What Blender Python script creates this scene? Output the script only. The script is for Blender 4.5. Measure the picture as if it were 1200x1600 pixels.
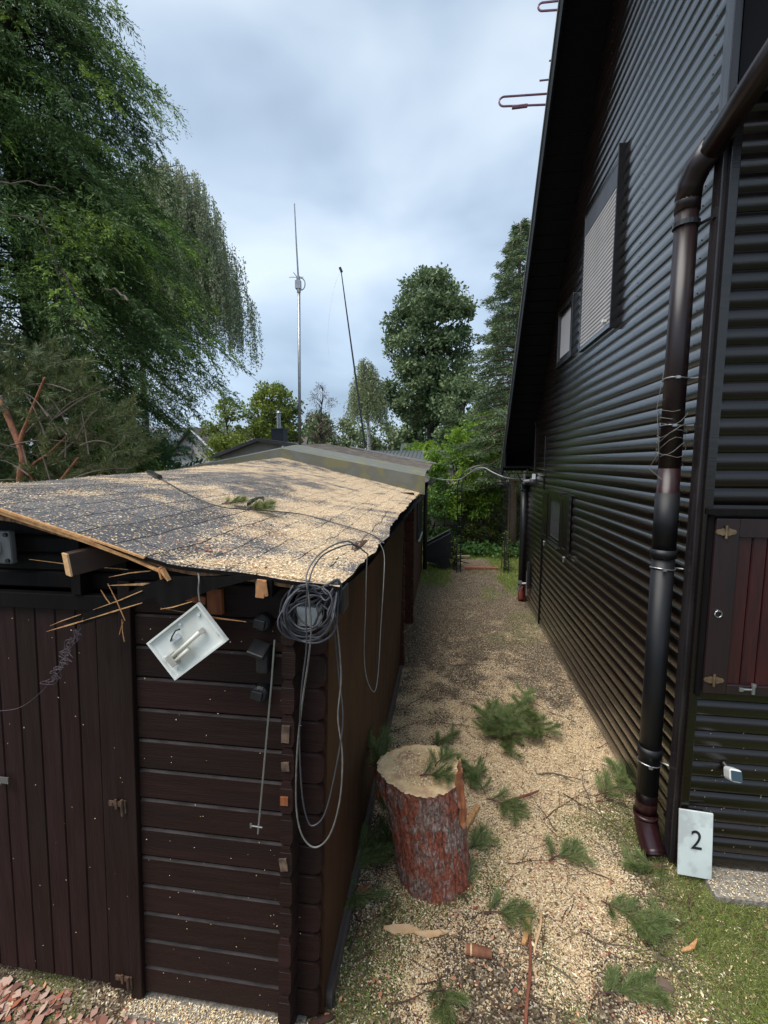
import bpy, bmesh, math, random
import numpy as np
from mathutils import Vector, Matrix, Euler, noise
R = math.radians
random.seed(7); rng = np.random.default_rng(7)
for o in list(bpy.data.objects): bpy.data.objects.remove(o)
S = bpy.context.scene
COL = S.collection

# ------------------------------------------------------------------ camera
F_PX = 710.0; CAM_H = 2.4
PITCH = math.atan(79/F_PX); YAW = math.atan(97*math.cos(PITCH)/F_PX)
cd = bpy.data.cameras.new('camera'); cam = bpy.data.objects.new('camera', cd); COL.objects.link(cam)
cam.location = (0, 0, CAM_H); cam.rotation_euler = (math.pi/2-PITCH, 0, YAW)
cd.sensor_fit = 'HORIZONTAL'; cd.sensor_width = 36; cd.lens = F_PX/1200*36
cd.clip_start = 0.02; cd.clip_end = 2000
S.camera = cam
S.render.resolution_x = 768; S.render.resolution_y = 1024

# ------------------------------------------------------------------ world: overcast sky
SUN_EL, SUN_AZ = R(60), R(-125)
w = bpy.data.worlds.new('World'); S.world = w; w.use_nodes = True
nt = w.node_tree; nt.nodes.clear()
def N(tree, t, **k):
    n = tree.nodes.new(t)
    for a, v in k.items(): setattr(n, a, v)
    return n
out = N(nt, 'ShaderNodeOutputWorld'); bg = N(nt, 'ShaderNodeBackground'); bg.inputs[1].default_value = 0.1
sky = N(nt, 'ShaderNodeTexSky', sky_type='NISHITA'); sky.sun_disc = False
sky.sun_elevation = SUN_EL; sky.sun_rotation = SUN_AZ
tc = N(nt, 'ShaderNodeTexCoord'); mp = N(nt, 'ShaderNodeMapping'); mp.inputs['Scale'].default_value = (1, 1, 1.9)
n1 = N(nt, 'ShaderNodeTexNoise'); n1.inputs['Scale'].default_value = 2.1; n1.inputs['Detail'].default_value = 4; n1.inputs['Roughness'].default_value = .42
n1.inputs['Distortion'].default_value = .2
mp.inputs['Location'].default_value = (.35, .2, .1)
cr = N(nt, 'ShaderNodeValToRGB'); e = cr.color_ramp.elements
e[0].position = .38; e[0].color = (1.22, 1.62, 2.12, 1); e[1].position = .65; e[1].color = (2.95, 3.4, 3.9, 1)
m_ = cr.color_ramp.elements.new(.5); m_.color = (2.0, 2.5, 3.1, 1)
sx = N(nt, 'ShaderNodeSeparateXYZ'); hr = N(nt, 'ShaderNodeMapRange'); hr.inputs[1].default_value = .0; hr.inputs[2].default_value = .75
hr.inputs[3].default_value = 1.08; hr.inputs[4].default_value = .8
sc = N(nt, 'ShaderNodeVectorMath', operation='SCALE')
mix = N(nt, 'ShaderNodeMix', data_type='RGBA'); mix.inputs[0].default_value = .93
L = nt.links.new
L(tc.outputs['Generated'], mp.inputs[0]); L(mp.outputs[0], n1.inputs[0]); L(n1.outputs[0], cr.inputs[0])
L(tc.outputs['Generated'], sx.inputs[0]); L(sx.outputs[2], hr.inputs[0])
L(cr.outputs[0], sc.inputs[0]); L(hr.outputs[0], sc.inputs['Scale'])
L(sky.outputs[0], mix.inputs[6]); L(sc.outputs[0], mix.inputs[7]); L(mix.outputs[2], bg.inputs[0]); L(bg.outputs[0], out.inputs[0])

# ------------------------------------------------------------------ sun (soft, overcast)
sd = bpy.data.lights.new('sun', 'SUN'); sd.energy = 1.5; sd.angle = R(50); sd.color = (1, .96, .9)
so = bpy.data.objects.new('sun', sd); COL.objects.link(so)
dv = Vector((math.sin(SUN_AZ)*math.cos(SUN_EL), math.cos(SUN_AZ)*math.cos(SUN_EL), math.sin(SUN_EL)))
so.rotation_euler = dv.to_track_quat('Z', 'Y').to_euler()
S.view_settings.view_transform = 'Standard'; S.view_settings.look = 'None'; S.view_settings.gamma = 1
S.view_settings.exposure = 1.62

# ------------------------------------------------------------------ helpers
_Rm = (Matrix.Rotation(YAW, 3, 'Z') @ Matrix.Rotation(math.pi/2-PITCH, 3, 'X'))
def at(px, py, ax, v):
    """the point of the plane (axis ax = v) seen at photo pixel px, py"""
    d = _Rm @ Vector(((px-600)/F_PX, (800-py)/F_PX, -1)); c = Vector((0, 0, CAM_H))
    return c + d*((v-c[ax])/d[ax])

class MB:
    def __init__(s): s.v = []; s.f = []; s.mi = []
    def add(s, vs, fs, mi=0):
        b = len(s.v); s.v += [tuple(x) for x in vs]; s.f += [tuple(b+i for i in f) for f in fs]; s.mi += [mi]*len(fs)
    def box(s, c, d, rot=None, mi=0, taper=None):
        vs = []
        for z in (-1, 1):
            for y in (-1, 1):
                for x in (-1, 1):
                    t = taper if (taper and z > 0) else 1
                    vs.append(Vector((x*d[0]/2*t, y*d[1]/2*t, z*d[2]/2)))
        if rot is not None:
            m = rot if isinstance(rot, Matrix) else Euler(rot).to_matrix()
            vs = [m@v for v in vs]
        vs = [v+Vector(c) for v in vs]
        s.add(vs, [(0,2,3,1),(4,5,7,6),(0,1,5,4),(2,6,7,3),(0,4,6,2),(1,3,7,5)], mi)
    def bb(s, a, b, mi=0):
        s.box([(a[i]+b[i])/2 for i in range(3)], [abs(b[i]-a[i]) for i in range(3)], mi=mi)
    def prism(s, poly, d, mi=0):
        """poly: list of 3d points (planar), extruded along vector d"""
        n = len(poly); P = [Vector(p) for p in poly]; Q = [p+Vector(d) for p in P]
        s.add(P+Q, [tuple(range(n))[::-1], tuple(range(n, 2*n))]+[(i, (i+1)%n, n+(i+1)%n, n+i) for i in range(n)], mi)
    def tube(s, pts, r, n=6, mi=0, cap=True):
        pts = [Vector(p) for p in pts]; k = len(pts)
        rr = r if isinstance(r, (list, tuple)) else [r]*k
        vs = []; up = Vector((0.13, 0.21, 1)).normalized()
        for i in range(k):
            t = (pts[min(i+1, k-1)]-pts[max(i-1, 0)])
            t = t.normalized() if t.length > 1e-9 else Vector((0, 0, 1))
            a = t.cross(up)
            if a.length < .05: a = t.cross(Vector((1, .1, 0)))
            a.normalize(); b = t.cross(a); up2 = b
            for j in range(n):
                th = 2*math.pi*j/n; vs.append(pts[i]+(a*math.cos(th)+b*math.sin(th))*rr[i])
        fs = [(i*n+j, i*n+(j+1)%n, (i+1)*n+(j+1)%n, (i+1)*n+j) for i in range(k-1) for j in range(n)]
        if cap: fs += [tuple(range(n))[::-1], tuple(range((k-1)*n, k*n))]
        s.add(vs, fs, mi)
    def quad(s, a, b, c, d, mi=0): s.add([a, b, c, d], [(0, 1, 2, 3)], mi)
    def shear(s, k):
        s.v = [(x+k*z, y, z) for x, y, z in s.v]; return s
    def build(s, name, mats, parent=None, smooth=False, bevel=0, org=None):
        me = bpy.data.meshes.new(name); V = np.array(s.v, dtype=float)
        if parent is not None: o0 = np.array(wloc(parent))
        elif org is not None: o0 = np.array(org, dtype=float)
        else:
            lo, hi = V.min(0), V.max(0); o0 = np.array([(lo[0]+hi[0])/2, (lo[1]+hi[1])/2, lo[2]])
        me.from_pydata((V-o0).tolist(), [], s.f)
        mats = mats if isinstance(mats, (list, tuple)) else [mats]
        for m in mats: me.materials.append(m)
        if len(mats) > 1: me.polygons.foreach_set('material_index', s.mi)
        if smooth: me.polygons.foreach_set('use_smooth', [True]*len(me.polygons))
        o = bpy.data.objects.new(name, me); COL.objects.link(o)
        if parent is not None: o.parent = parent
        else: o.location = o0
        bm = bmesh.new(); bm.from_mesh(me); bmesh.ops.recalc_face_normals(bm, faces=bm.faces); bm.to_mesh(me); bm.free()
        if bevel:
            b = o.modifiers.new('bevel', 'BEVEL'); b.width = bevel; b.segments = 2; b.limit_method = 'ANGLE'
        return o
def wloc(o):
    p = Vector(o.location)
    while o.parent: o = o.parent; p += Vector(o.location)
    return p
def tag(o, label=None, cat=None, group=None, kind=None):
    if label: o['label'] = label
    if cat: o['category'] = cat
    if group: o['group'] = group
    if kind: o['kind'] = kind
    return o
def empty(name, loc, label, cat, group=None):
    o = bpy.data.objects.new(name, None); COL.objects.link(o); o.location = loc; o.empty_display_size = .2
    return tag(o, label, cat, group)
def copy_tree(o, parent=None):
    c = o.copy(); COL.objects.link(c); c.parent = parent
    for ch in [x for x in COL.objects if x.parent == o]: copy_tree(ch, c)
    return c
def qmesh(name, V, mats, parent=None, k=4, mi=None, org=None, smooth=False):
    """V: (n, k, 3) array, one face per row"""
    V = np.asarray(V, dtype=np.float32); n = V.shape[0]
    o0 = np.array(wloc(parent)) if parent is not None else (np.array(org, dtype=float) if org is not None else
         np.array([V[..., 0].mean(), V[..., 1].mean(), V[..., 2].min()]))
    me = bpy.data.meshes.new(name); me.vertices.add(n*k); me.vertices.foreach_set('co', (V.reshape(-1, 3)-o0).astype(np.float32).ravel())
    me.loops.add(n*k); me.loops.foreach_set('vertex_index', np.arange(n*k, dtype=np.int32))
    me.polygons.add(n); me.polygons.foreach_set('loop_start', np.arange(0, n*k, k, dtype=np.int32))
    me.polygons.foreach_set('loop_total', np.full(n, k, dtype=np.int32))
    mats = mats if isinstance(mats, (list, tuple)) else [mats]
    for m in mats: me.materials.append(m)
    if mi is not None: me.polygons.foreach_set('material_index', np.asarray(mi, dtype=np.int32))
    me.update(calc_edges=True)
    o = bpy.data.objects.new(name, me); COL.objects.link(o)
    if parent is not None: o.parent = parent
    else: o.location = o0
    return o
def unit(a): return a/np.maximum(np.linalg.norm(a, axis=-1, keepdims=True), 1e-9)
def rhomb(p, d, ln, wd, up=None, bend=0):
    """leaf-shaped quads from points p along unit dirs d"""
    n = len(p); r = rng.normal(size=(n, 3)) if up is None else up
    s = unit(np.cross(d, r)); ln = np.broadcast_to(ln, (n,))[:, None]; wd = np.broadcast_to(wd, (n,))[:, None]
    m = p+d*ln*.5; nrm = np.cross(s, d)*ln*bend
    return np.stack([p, m+s*wd/2+nrm*.5, p+d*ln, m-s*wd/2+nrm*.5], 1)

# ------------------------------------------------------------------ materials
def mat(name, col, rough=.6, col2=None, scale=8, stretch=(1, 1, 1), bump=0, bscale=None, metal=0, island=0, trans=0, spec=None, coat=0, detail=6, ramp=(.35, .65), coord='Object', col3=None, s3=2):
    m = bpy.data.materials.new(name); m.use_nodes = True; t = m.node_tree; b = t.nodes['Principled BSDF']; l = t.links.new
    b.inputs['Roughness'].default_value = rough; b.inputs['Metallic'].default_value = metal
    if spec is not None: b.inputs['Specular IOR Level'].default_value = spec
    if coat: b.inputs['Coat Weight'].default_value = coat; b.inputs['Coat Roughness'].default_value = .25
    tcn = N(t, 'ShaderNodeTexCoord'); mpn = N(t, 'ShaderNodeMapping'); mpn.inputs['Scale'].default_value = stretch
    l(tcn.outputs[coord], mpn.inputs[0])
    c = None
    if col2 is None: col2 = tuple(x*.75 for x in col)
    nz = N(t, 'ShaderNodeTexNoise'); nz.inputs['Scale'].default_value = scale; nz.inputs['Detail'].default_value = detail; l(mpn.outputs[0], nz.inputs[0])
    rp = N(t, 'ShaderNodeMapRange'); rp.inputs[1].default_value = ramp[0]; rp.inputs[2].default_value = ramp[1]; l(nz.outputs[0], rp.inputs[0])
    mx = N(t, 'ShaderNodeMix', data_type='RGBA'); mx.inputs[6].default_value = (*col, 1); mx.inputs[7].default_value = (*col2, 1); l(rp.outputs[0], mx.inputs[0])
    c = mx.outputs[2]
    if col3:
        nz3 = N(t, 'ShaderNodeTexNoise'); nz3.inputs['Scale'].default_value = s3; nz3.inputs['Detail'].default_value = 4; l(mpn.outputs[0], nz3.inputs[0])
        rp3 = N(t, 'ShaderNodeMapRange'); rp3.inputs[1].default_value = .5; rp3.inputs[2].default_value = .62; l(nz3.outputs[0], rp3.inputs[0])
        mx3 = N(t, 'ShaderNodeMix', data_type='RGBA'); l(rp3.outputs[0], mx3.inputs[0]); l(c, mx3.inputs[6]); mx3.inputs[7].default_value = (*col3, 1); c = mx3.outputs[2]
    if island:
        g = N(t, 'ShaderNodeNewGeometry'); mr = N(t, 'ShaderNodeMapRange'); mr.inputs[3].default_value = 1-island; mr.inputs[4].default_value = 1+island
        l(g.outputs['Random Per Island'], mr.inputs[0]); hs = N(t, 'ShaderNodeHueSaturation')
        l(c, hs.inputs['Color']); l(mr.outputs[0], hs.inputs['Value']); c = hs.outputs[0]
        m2 = N(t, 'ShaderNodeMath', operation='MULTIPLY_ADD'); m2.inputs[1].default_value = -.05*min(1, island*2); m2.inputs[2].default_value = .5+.025*min(1, island*2)
        l(g.outputs['Random Per Island'], m2.inputs[0]); l(m2.outputs[0], hs.inputs['Hue'])
    l(c, b.inputs['Base Color'])
    rv = N(t, 'ShaderNodeMapRange'); rv.inputs[3].default_value = max(rough-.08, .02); rv.inputs[4].default_value = min(rough+.1, 1); l(nz.outputs[0], rv.inputs[0]); l(rv.outputs[0], b.inputs['Roughness'])
    if bump:
        bn = N(t, 'ShaderNodeBump'); bn.inputs['Strength'].default_value = bump; bn.inputs['Distance'].default_value = .01
        nb = nz
        if bscale:
            nb = N(t, 'ShaderNodeTexNoise'); nb.inputs['Scale'].default_value = bscale; nb.inputs['Detail'].default_value = 8; l(mpn.outputs[0], nb.inputs[0])
        l(nb.outputs[0], bn.inputs['Height']); l(bn.outputs[0], b.inputs['Normal'])
    if trans:
        tr = N(t, 'ShaderNodeBsdfTranslucent'); ms = N(t, 'ShaderNodeMixShader'); ms.inputs[0].default_value = trans
        l(c, tr.inputs[0]); l(b.outputs[0], ms.inputs[1]); l(tr.outputs[0], ms.inputs[2]); l(ms.outputs[0], t.nodes['Material Output'].inputs[0])
    return m
M = {}
M['siding'] = mat('dark_stained_siding', (.0085, .0050, .0038), .17, (.0042, .0030, .0025), 5, (1, .25, 9), bump=.06, bscale=26, coord='Object', spec=1.0, island=.3, coat=.35)
M['siding_front'] = mat('dark_stained_front_siding', (.0075, .0044, .0036), .24, (.0036, .0025, .0022), 5, (.25, 1, 9), bump=.06, bscale=26, spec=.62, island=.35)
M['shedlog'] = mat('brown_stained_log', (.017, .0070, .0056), .6, (.024, .0110, .009), 5, (.5, .5, 9), bump=.3, bscale=20, spec=.2, island=.2, col3=(.016, .008, .007), s3=1.2)
M['shedtrim'] = mat('dark_brown_trim', (.015, .0066, .0055), .6, (.021, .0105, .009), 6, (6, 6, .6), bump=.25, bscale=20, spec=.2, island=.25)
M['bevel'] = mat('pale_log_edge', (.040, .032, .031), .7, (.018, .013, .012), 12, (1, 4, 4), spec=.25)  # top chamfers only, paler than the log faces
M['panel'] = mat('brown_wood_panel', (.046, .0185, .0085), .6, (.032, .013, .0065), 5, (3, 3, .7), bump=.15, bscale=30, spec=.2, col3=(.055, .022, .010), s3=1)
M['redlog'] = mat('red_brown_log', (.060, .019, .009), .65, (.036, .012, .006), 6, (3, 3, 2), bump=.2, bscale=25, spec=.25)
M['black'] = mat('black_and_shaded_wood', (.0045, .004, .0042), .65, (.008, .0065, .006), 8, (4, 4, .5), bump=.2, bscale=20, spec=.12)  # black boards; on the gable boards it paints in the overhang's shade
M['soffit'] = mat('dark_soffit_board', (.0022, .0024, .0034), .6, (.0035, .0035, .004), 5, spec=.15)
M['rawwood'] = mat('raw_split_wood', (.62, .36, .16), .75, (.42, .20, .085), 9, (6, 6, 1), bump=.4, bscale=30, spec=.2)
M['cutwood'] = mat('fresh_cut_wood', (.72, .50, .30), .85, (.60, .36, .18), 14, bump=.5, bscale=40, spec=.1)
M['orangewood'] = mat('orange_stained_wood', (.30, .10, .03), .6, (.18, .05, .02), 9, (6, 6, 1), bump=.3)
M['grey_metal'] = mat('mossy_grey_sheet', (.17, .175, .155), .55, (.115, .12, .10), 4, bump=.15, col3=(.19, .18, .105), s3=4, spec=.3)
M['white'] = mat('white_plastic', (.72, .74, .74), .35, (.60, .63, .64), 5)
M['lampwhite'] = mat('white_enamel', (.82, .83, .78), .3, (.72, .74, .70), 3, col3=(.62, .63, .58), s3=8)
M['tubeglass'] = mat('frosted_tube', (.68, .66, .58), .2, (.6, .58, .5), 4)
M['cable'] = mat('grey_cable', (.055, .056, .066), .45, (.035, .036, .044), 30)
M['cable_pale'] = mat('pale_grey_cable', (.17, .165, .15), .5, (.11, .105, .095), 30)
M['steel'] = mat('galvanised_steel', (.42, .43, .44), .38, (.3, .31, .32), 20, metal=.85)
M['rust'] = mat('rusty_iron', (.07, .045, .035), .7, (.14, .08, .05), 30, metal=.4, bump=.3)
M['brass'] = mat('aged_brass', (.28, .20, .12), .45, (.16, .11, .07), 25, metal=.75)
M['plastic'] = mat('black_plastic', (.012, .012, .014), .35, (.018, .018, .02), 10)
M['pipe'] = mat('brown_downpipe', (.013, .007, .008), .35, (.014, .007, .008), 4, (1, 1, .3), spec=.45)
M['pipe_black'] = mat('black_pipe_sleeve', (.005, .0055, .007), .45, (.008, .008, .010), 5, spec=.35)
M['pipe_red'] = mat('maroon_pipe', (.026, .007, .009), .3, (.016, .005, .006), 5, spec=.45, col3=(.035, .012, .012), s3=9)
M['hatch'] = mat('mahogany_board', (.050, .009, .010), .4, (.020, .005, .006), 5, (7, 7, .6), bump=.3, bscale=15, col3=(.03, .007, .007), s3=1.6)
M['hatchframe'] = mat('dark_hatch_frame', (.020, .008, .009), .42, (.012, .006, .007), 6, (5, 5, .6), bump=.2)
M['shutter'] = mat('beige_roller_slats', (.42, .41, .42), .42, (.37, .36, .37), 5)
M['cover'] = mat('dark_grey_box_cover', (.055, .058, .072), .4, (.045, .047, .058), 4)
M['glass'] = mat('curtained_pane', (.05, .05, .055), .12, (.04, .04, .045), 3, spec=.8)
M['pane_pale'] = mat('pale_blind_pane', (.30, .30, .32), .3, (.26, .26, .27), 3)
M['signwhite'] = mat('white_painted_plate', (.64, .70, .69), .5, (.52, .58, .57), 5, col3=(.47, .50, .50), s3=11)
M['ink'] = mat('black_paint', (.012, .013, .014), .6)
M['camglass'] = mat('dark_camera_face', (.025, .045, .06), .15, spec=.8)
M['concrete'] = mat('exposed_aggregate', (.30, .27, .23), .85, (.17, .15, .12), 60, bump=.6, bscale=120, ramp=(.42, .58))
M['sheet_roof'] = mat('grey_sheet_roof', (.10, .115, .12), .5, (.085, .098, .10), 3)
M['beige'] = mat('beige_render', (.34, .31, .28), .85, (.30, .27, .25), 6)
M['tile'] = mat('brown_roof_tile', (.085, .065, .055), .7, (.06, .05, .045), 20)
M['tile_grey'] = mat('grey_roof_tile', (.09, .085, .085), .7, (.07, .065, .07), 14)
M['brickwall'] = mat('pale_house_wall', (.42, .40, .38), .8)
M['solar'] = mat('solar_glass', (.05, .07, .10), .15, spec=.8)
M['orangebark'] = mat('orange_pine_bark', (.30, .12, .055), .75, (.17, .065, .035), 16, (2, 2, .7), bump=.6, bscale=24)
M['bark'] = mat('grey_bark', (.055, .043, .034), .85, (.03, .024, .02), 12, (3, 3, .6), bump=.8, bscale=18)
M['bark_pale'] = mat('pale_brown_bark', (.17, .115, .085), .85, (.11, .075, .055), 10, (1, 1, 4), bump=.6, bscale=18)
M['birchbark'] = mat('birch_bark', (.42, .40, .37), .7, (.06, .055, .05), 5, (1, 1, 5), ramp=(.5, .62), bump=.3)
M['twig'] = mat('brown_twig', (.095, .042, .028), .8, (.055, .028, .02), 20, bump=.3)
M['greytwig'] = mat('dead_grey_twig', (.13, .10, .08), .85, (.07, .055, .045), 15)
def leafmat(name, c1, c2, island=.35, trans=.25, scale=1.2, rough=.5):
    return mat(name, c1, rough, c2, scale, island=island, trans=trans, spec=.35, coord='Object', ramp=(.38, .62))
M['l_conifer'] = leafmat('conifer_fronds', (.11, .185, .045), (.06, .125, .038), .4, .3)
M['l_conifer_light'] = leafmat('pale_conifer_fronds', (.26, .38, .06), (.14, .26, .045), .35, .3)
M['l_birch'] = leafmat('birch_leaves', (.235, .29, .16), (.30, .35, .21), .4, .5)
M['l_birch2'] = leafmat('light_birch_leaves', (.26, .31, .15), (.19, .24, .11), .4, .35)
M['l_pine'] = leafmat('dry_pine_needles', (.125, .155, .06), (.075, .105, .04), .4, .15)
M['l_pine_fresh'] = leafmat('fresh_pine_needles', (.11, .16, .048), (.19, .235, .085), .45, .15, 6)
M['l_oak'] = leafmat('dark_broad_leaves', (.18, .24, .11), (.10, .155, .07), .4, .25, .5)
M['l_maple'] = leafmat('yellow_green_leaves', (.21, .265, .042), (.13, .18, .038), .35, .35, .5)
M['l_spruce'] = leafmat('spruce_needles', (.14, .20, .085), (.085, .135, .06), .4, .15)
M['l_bright'] = leafmat('bright_green_leaves', (.25, .39, .045), (.15, .28, .036), .35, .4)
M['l_hedge'] = leafmat('hedge_leaves', (.15, .19, .04), (.07, .11, .028), .45, .3, 3)
M['l_ivy'] = leafmat('ivy_leaves', (.05, .12, .03), (.085, .18, .04), .4, .25, 2)
M['l_blue'] = leafmat('blue_green_sumac_leaves', (.065, .18, .08), (.04, .115, .052), .35, .3, 3)
M['l_purple'] = leafmat('purple_plum_leaves', (.085, .038, .045), (.05, .026, .03), .4, .25, 2)
M['l_red'] = leafmat('reddish_thin_needles', (.16, .105, .075), (.11, .095, .06), .4, .2, 2)
M['l_far'] = leafmat('far_tree_leaves', (.21, .26, .13), (.14, .19, .09), .35, .25, .4)
M['grassblade'] = leafmat('grass_blades', (.19, .27, .04), (.26, .31, .07), .4, .35, 5)
M['mossgrass'] = leafmat('dull_moss_grass', (.19, .24, .06), (.25, .26, .09), .45, .3, 5)
def chipmat(name, cols, rough=.85):
    m = bpy.data.materials.new(name); m.use_nodes = True; t = m.node_tree; b = t.nodes['Principled BSDF']; b.inputs['Roughness'].default_value = rough
    b.inputs['Specular IOR Level'].default_value = .2
    g = N(t, 'ShaderNodeNewGeometry'); r = N(t, 'ShaderNodeValToRGB'); r.color_ramp.interpolation = 'CONSTANT'
    el = r.color_ramp.elements
    for i, (p, c) in enumerate(cols):
        x = el[i] if i < 2 else el.new(p)
        x.position = p; x.color = (*c, 1)
    t.links.new(g.outputs['Random Per Island'], r.inputs[0]); t.links.new(r.outputs[0], b.inputs['Base Color'])
    return m
M['chips'] = chipmat('sawdust_flakes', [(0, (.76, .58, .33)), (.25, (.84, .70, .46)), (.46, (.66, .46, .24)), (.62, (.88, .79, .58)), (.86, (.45, .27, .14)), (.95, (.30, .095, .055))])
M['chips_pink'] = chipmat('reddish_bark_crumbs', [(0, (.42, .17, .10)), (.3, (.52, .26, .16)), (.6, (.33, .10, .065)), (.8, (.62, .40, .25))])
M['litter'] = chipmat('brown_leaf_litter', [(0, (.14, .09, .05)), (.2, (.24, .165, .095)), (.4, (.08, .058, .038)), (.6, (.32, .23, .135)), (.78, (.48, .37, .23)), (.9, (.19, .075, .045))])
M['barkflake'] = chipmat('red_bark_flakes', [(0, (.24, .11, .08)), (.2, (.38, .22, .17)), (.42, (.47, .32, .25)), (.6, (.15, .07, .05)), (.72, (.34, .12, .07)), (.82, (.30, .22, .17)), (.93, (.55, .42, .28))])

# ------------------------------------------------------------------ ground
def nz(x, y, s, o=0): return noise.noise(Vector((x*s+o, y*s-o, o*.37)))
def sm(a, b, v):
    t = min(1, max(0, (v-a)/(b-a))); return t*t*(3-2*t)
def chip_d(x, y):
    c = .35+.75*sm(1.2, 2.2, y)*(1-sm(3.7, 5.8, y))
    c *= .45+.55*sm(-.8, -.1, x+.12*(y-2.5)) if y > 1.7 else .6
    c *= 1-.72*sm(.85, 1.25, x)*(1-sm(2.7, 3.6, y))
    c *= 1-.8*sm(5.6, 8.5, y)
    c -= .30*sm(.02, .30, nz(x, y, 2.1, 3))+.30*sm(.0, .30, nz(x, y, 5.5, 9))+.25*sm(0, .3, nz(x, y, 13, 19))-.08
    if y < 2.6: c -= .38*sm(-.1, .3, nz(x, y, 3.2, 21))*sm(2.6, 2.2, y)
    if y > 3.9: c -= .3*sm(-.1, .3, nz(x, y, 2.6, 23))
    if x < .05: c -= .34*sm(-.25, .25, nz(x, y, 4, 25))
    c += .5*math.exp(-((x-.5)/.45)**2-((y-3.2)/.7)**2)
    return min(1, max(0.02, c))
def grass_d(x, y):
    g = 0
    if y < 3.2: g = .55*sm(.85, 1.15, x+nz(x, y, 2.2, 5)*.35)
    if y < 2.62: g = max(g, sm(1.12, 1.42, x+nz(x, y, 1.5, 7)*.12))
    if y > 7.5: g = max(g, sm(.28, .05, x+nz(x, y, 1.1, 4)*.2)*sm(8.2, 9.2, y), sm(1.0, 1.2, x+nz(x, y, 1.3, 6)*.2)*sm(7.9, 8.8, y))
    if y > 11.2: g = 1
    g = max(g, .6*sm(.05, .35, nz(x, y, 1.9, 14))*sm(3.2, 2.3, y)); g = max(g, .35*sm(.0, .3, nz(x, y, 1.3, 15))*sm(5, 6.5, y))
    if x < -4.5: g = 1
    return min(1, g)
def ground_z(x, y): return .018*nz(x, y, 1.7, 1)+.008*nz(x, y, 6, 2)
def path_material():
    m = bpy.data.materials.new('littered_ground'); m.use_nodes = True; t = m.node_tree; b = t.nodes['Principled BSDF']; l = t.links.new
    b.inputs['Roughness'].default_value = .9; b.inputs['Specular IOR Level'].default_value = .15
    tcn = N(t, 'ShaderNodeTexCoord')
    def vor(s, stops):
        v = N(t, 'ShaderNodeTexVoronoi'); v.inputs['Scale'].default_value = s; v.inputs['Randomness'].default_value = 1; l(tcn.outputs['Object'], v.inputs['Vector'])
        r = N(t, 'ShaderNodeValToRGB'); el = r.color_ramp.elements; r.color_ramp.interpolation = 'CONSTANT'
        sp = N(t, 'ShaderNodeSeparateColor'); l(v.outputs['Color'], sp.inputs[0]); l(sp.outputs[0], r.inputs[0])
        for i, (p, c) in enumerate(stops):
            x = el[i] if i < 2 else el.new(p); x.position = p; x.color = (*c, 1)
        return r.outputs[0], v.outputs['Distance'], sp.outputs[1]
    soil, d1, q1 = vor(120, [(0, (.085, .062, .040)), (.25, (.15, .11, .07)), (.5, (.045, .035, .026)), (.72, (.25, .195, .13)), (.90, (.46, .39, .29))])
    chips, d2, q2 = vor(170, [(0, (.64, .47, .28)), (.3, (.76, .62, .42)), (.6, (.52, .36, .20)), (.8, (.34, .21, .11)), (.93, (.22, .09, .05))])
    grass, d3, q3 = vor(210, [(0, (.10, .14, .03)), (.3, (.15, .18, .045)), (.6, (.07, .09, .025)), (.85, (.19, .17, .08))])
    a1 = N(t, 'ShaderNodeAttribute', attribute_name='chips'); a2 = N(t, 'ShaderNodeAttribute', attribute_name='grass')
    # a chip shows where its own random value is below the local density
    def pick(q, a, off):
        g = N(t, 'ShaderNodeMath', operation='SUBTRACT'); l(a.outputs['Fac'], g.inputs[0]); l(q, g.inputs[1])
        g2 = N(t, 'ShaderNodeMapRange'); g2.inputs[1].default_value = -.02+off; g2.inputs[2].default_value = .02+off; l(g.outputs[0], g2.inputs[0]); return g2.outputs[0]
    m1 = N(t, 'ShaderNodeMix', data_type='RGBA'); l(pick(q2, a1, .1), m1.inputs[0]); l(soil, m1.inputs[6]); l(chips, m1.inputs[7])
    m2 = N(t, 'ShaderNodeMix', data_type='RGBA'); l(pick(q3, a2, .1), m2.inputs[0]); l(m1.outputs[2], m2.inputs[6]); l(grass, m2.inputs[7])
    l(m2.outputs[2], b.inputs['Base Color'])
    bn = N(t, 'ShaderNodeBump'); bn.inputs['Strength'].default_value = .8; bn.inputs['Distance'].default_value = .006; l(d1, bn.inputs['Height']); l(bn.outputs[0], b.inputs['Normal'])
    return m
def grid(name, x0, x1, y0, y1, st, zf, m, attrs, kind='structure'):
    nx = int((x1-x0)/st)+1; ny = int((y1-y0)/st)+1
    V = [(x0+i*st, y0+j*st, zf(x0+i*st, y0+j*st)) for j in range(ny) for i in range(nx)]
    Fc = [(j*nx+i, j*nx+i+1, (j+1)*nx+i+1, (j+1)*nx+i) for j in range(ny-1) for i in range(nx-1)]
    me = bpy.data.meshes.new(name); me.from_pydata(V, [], Fc); me.materials.append(m)
    me.polygons.foreach_set('use_smooth', [True]*len(Fc))
    for an, fn in attrs.items():
        at_ = me.attributes.new(an, 'FLOAT', 'POINT'); at_.data.foreach_set('value', [fn(v[0], v[1]) for v in V])
    o = bpy.data.objects.new(name, me); COL.objects.link(o)
    if kind: o['kind'] = kind
    return o
g = MB(); g.quad((-900, -300, -.06), (900, -300, -.06), (900, 1500, -.06), (-900, 1500, -.06))
tag(g.build('ground', mat('meadow_ground', (.040, .043, .024), .9, (.06, .058, .036), 1.5, bump=.3, bscale=20)), kind='structure')
pth = grid('path', -6, 9, .4, 14, .05, ground_z, path_material(), {'chips': chip_d, 'grass': grass_d})
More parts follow.
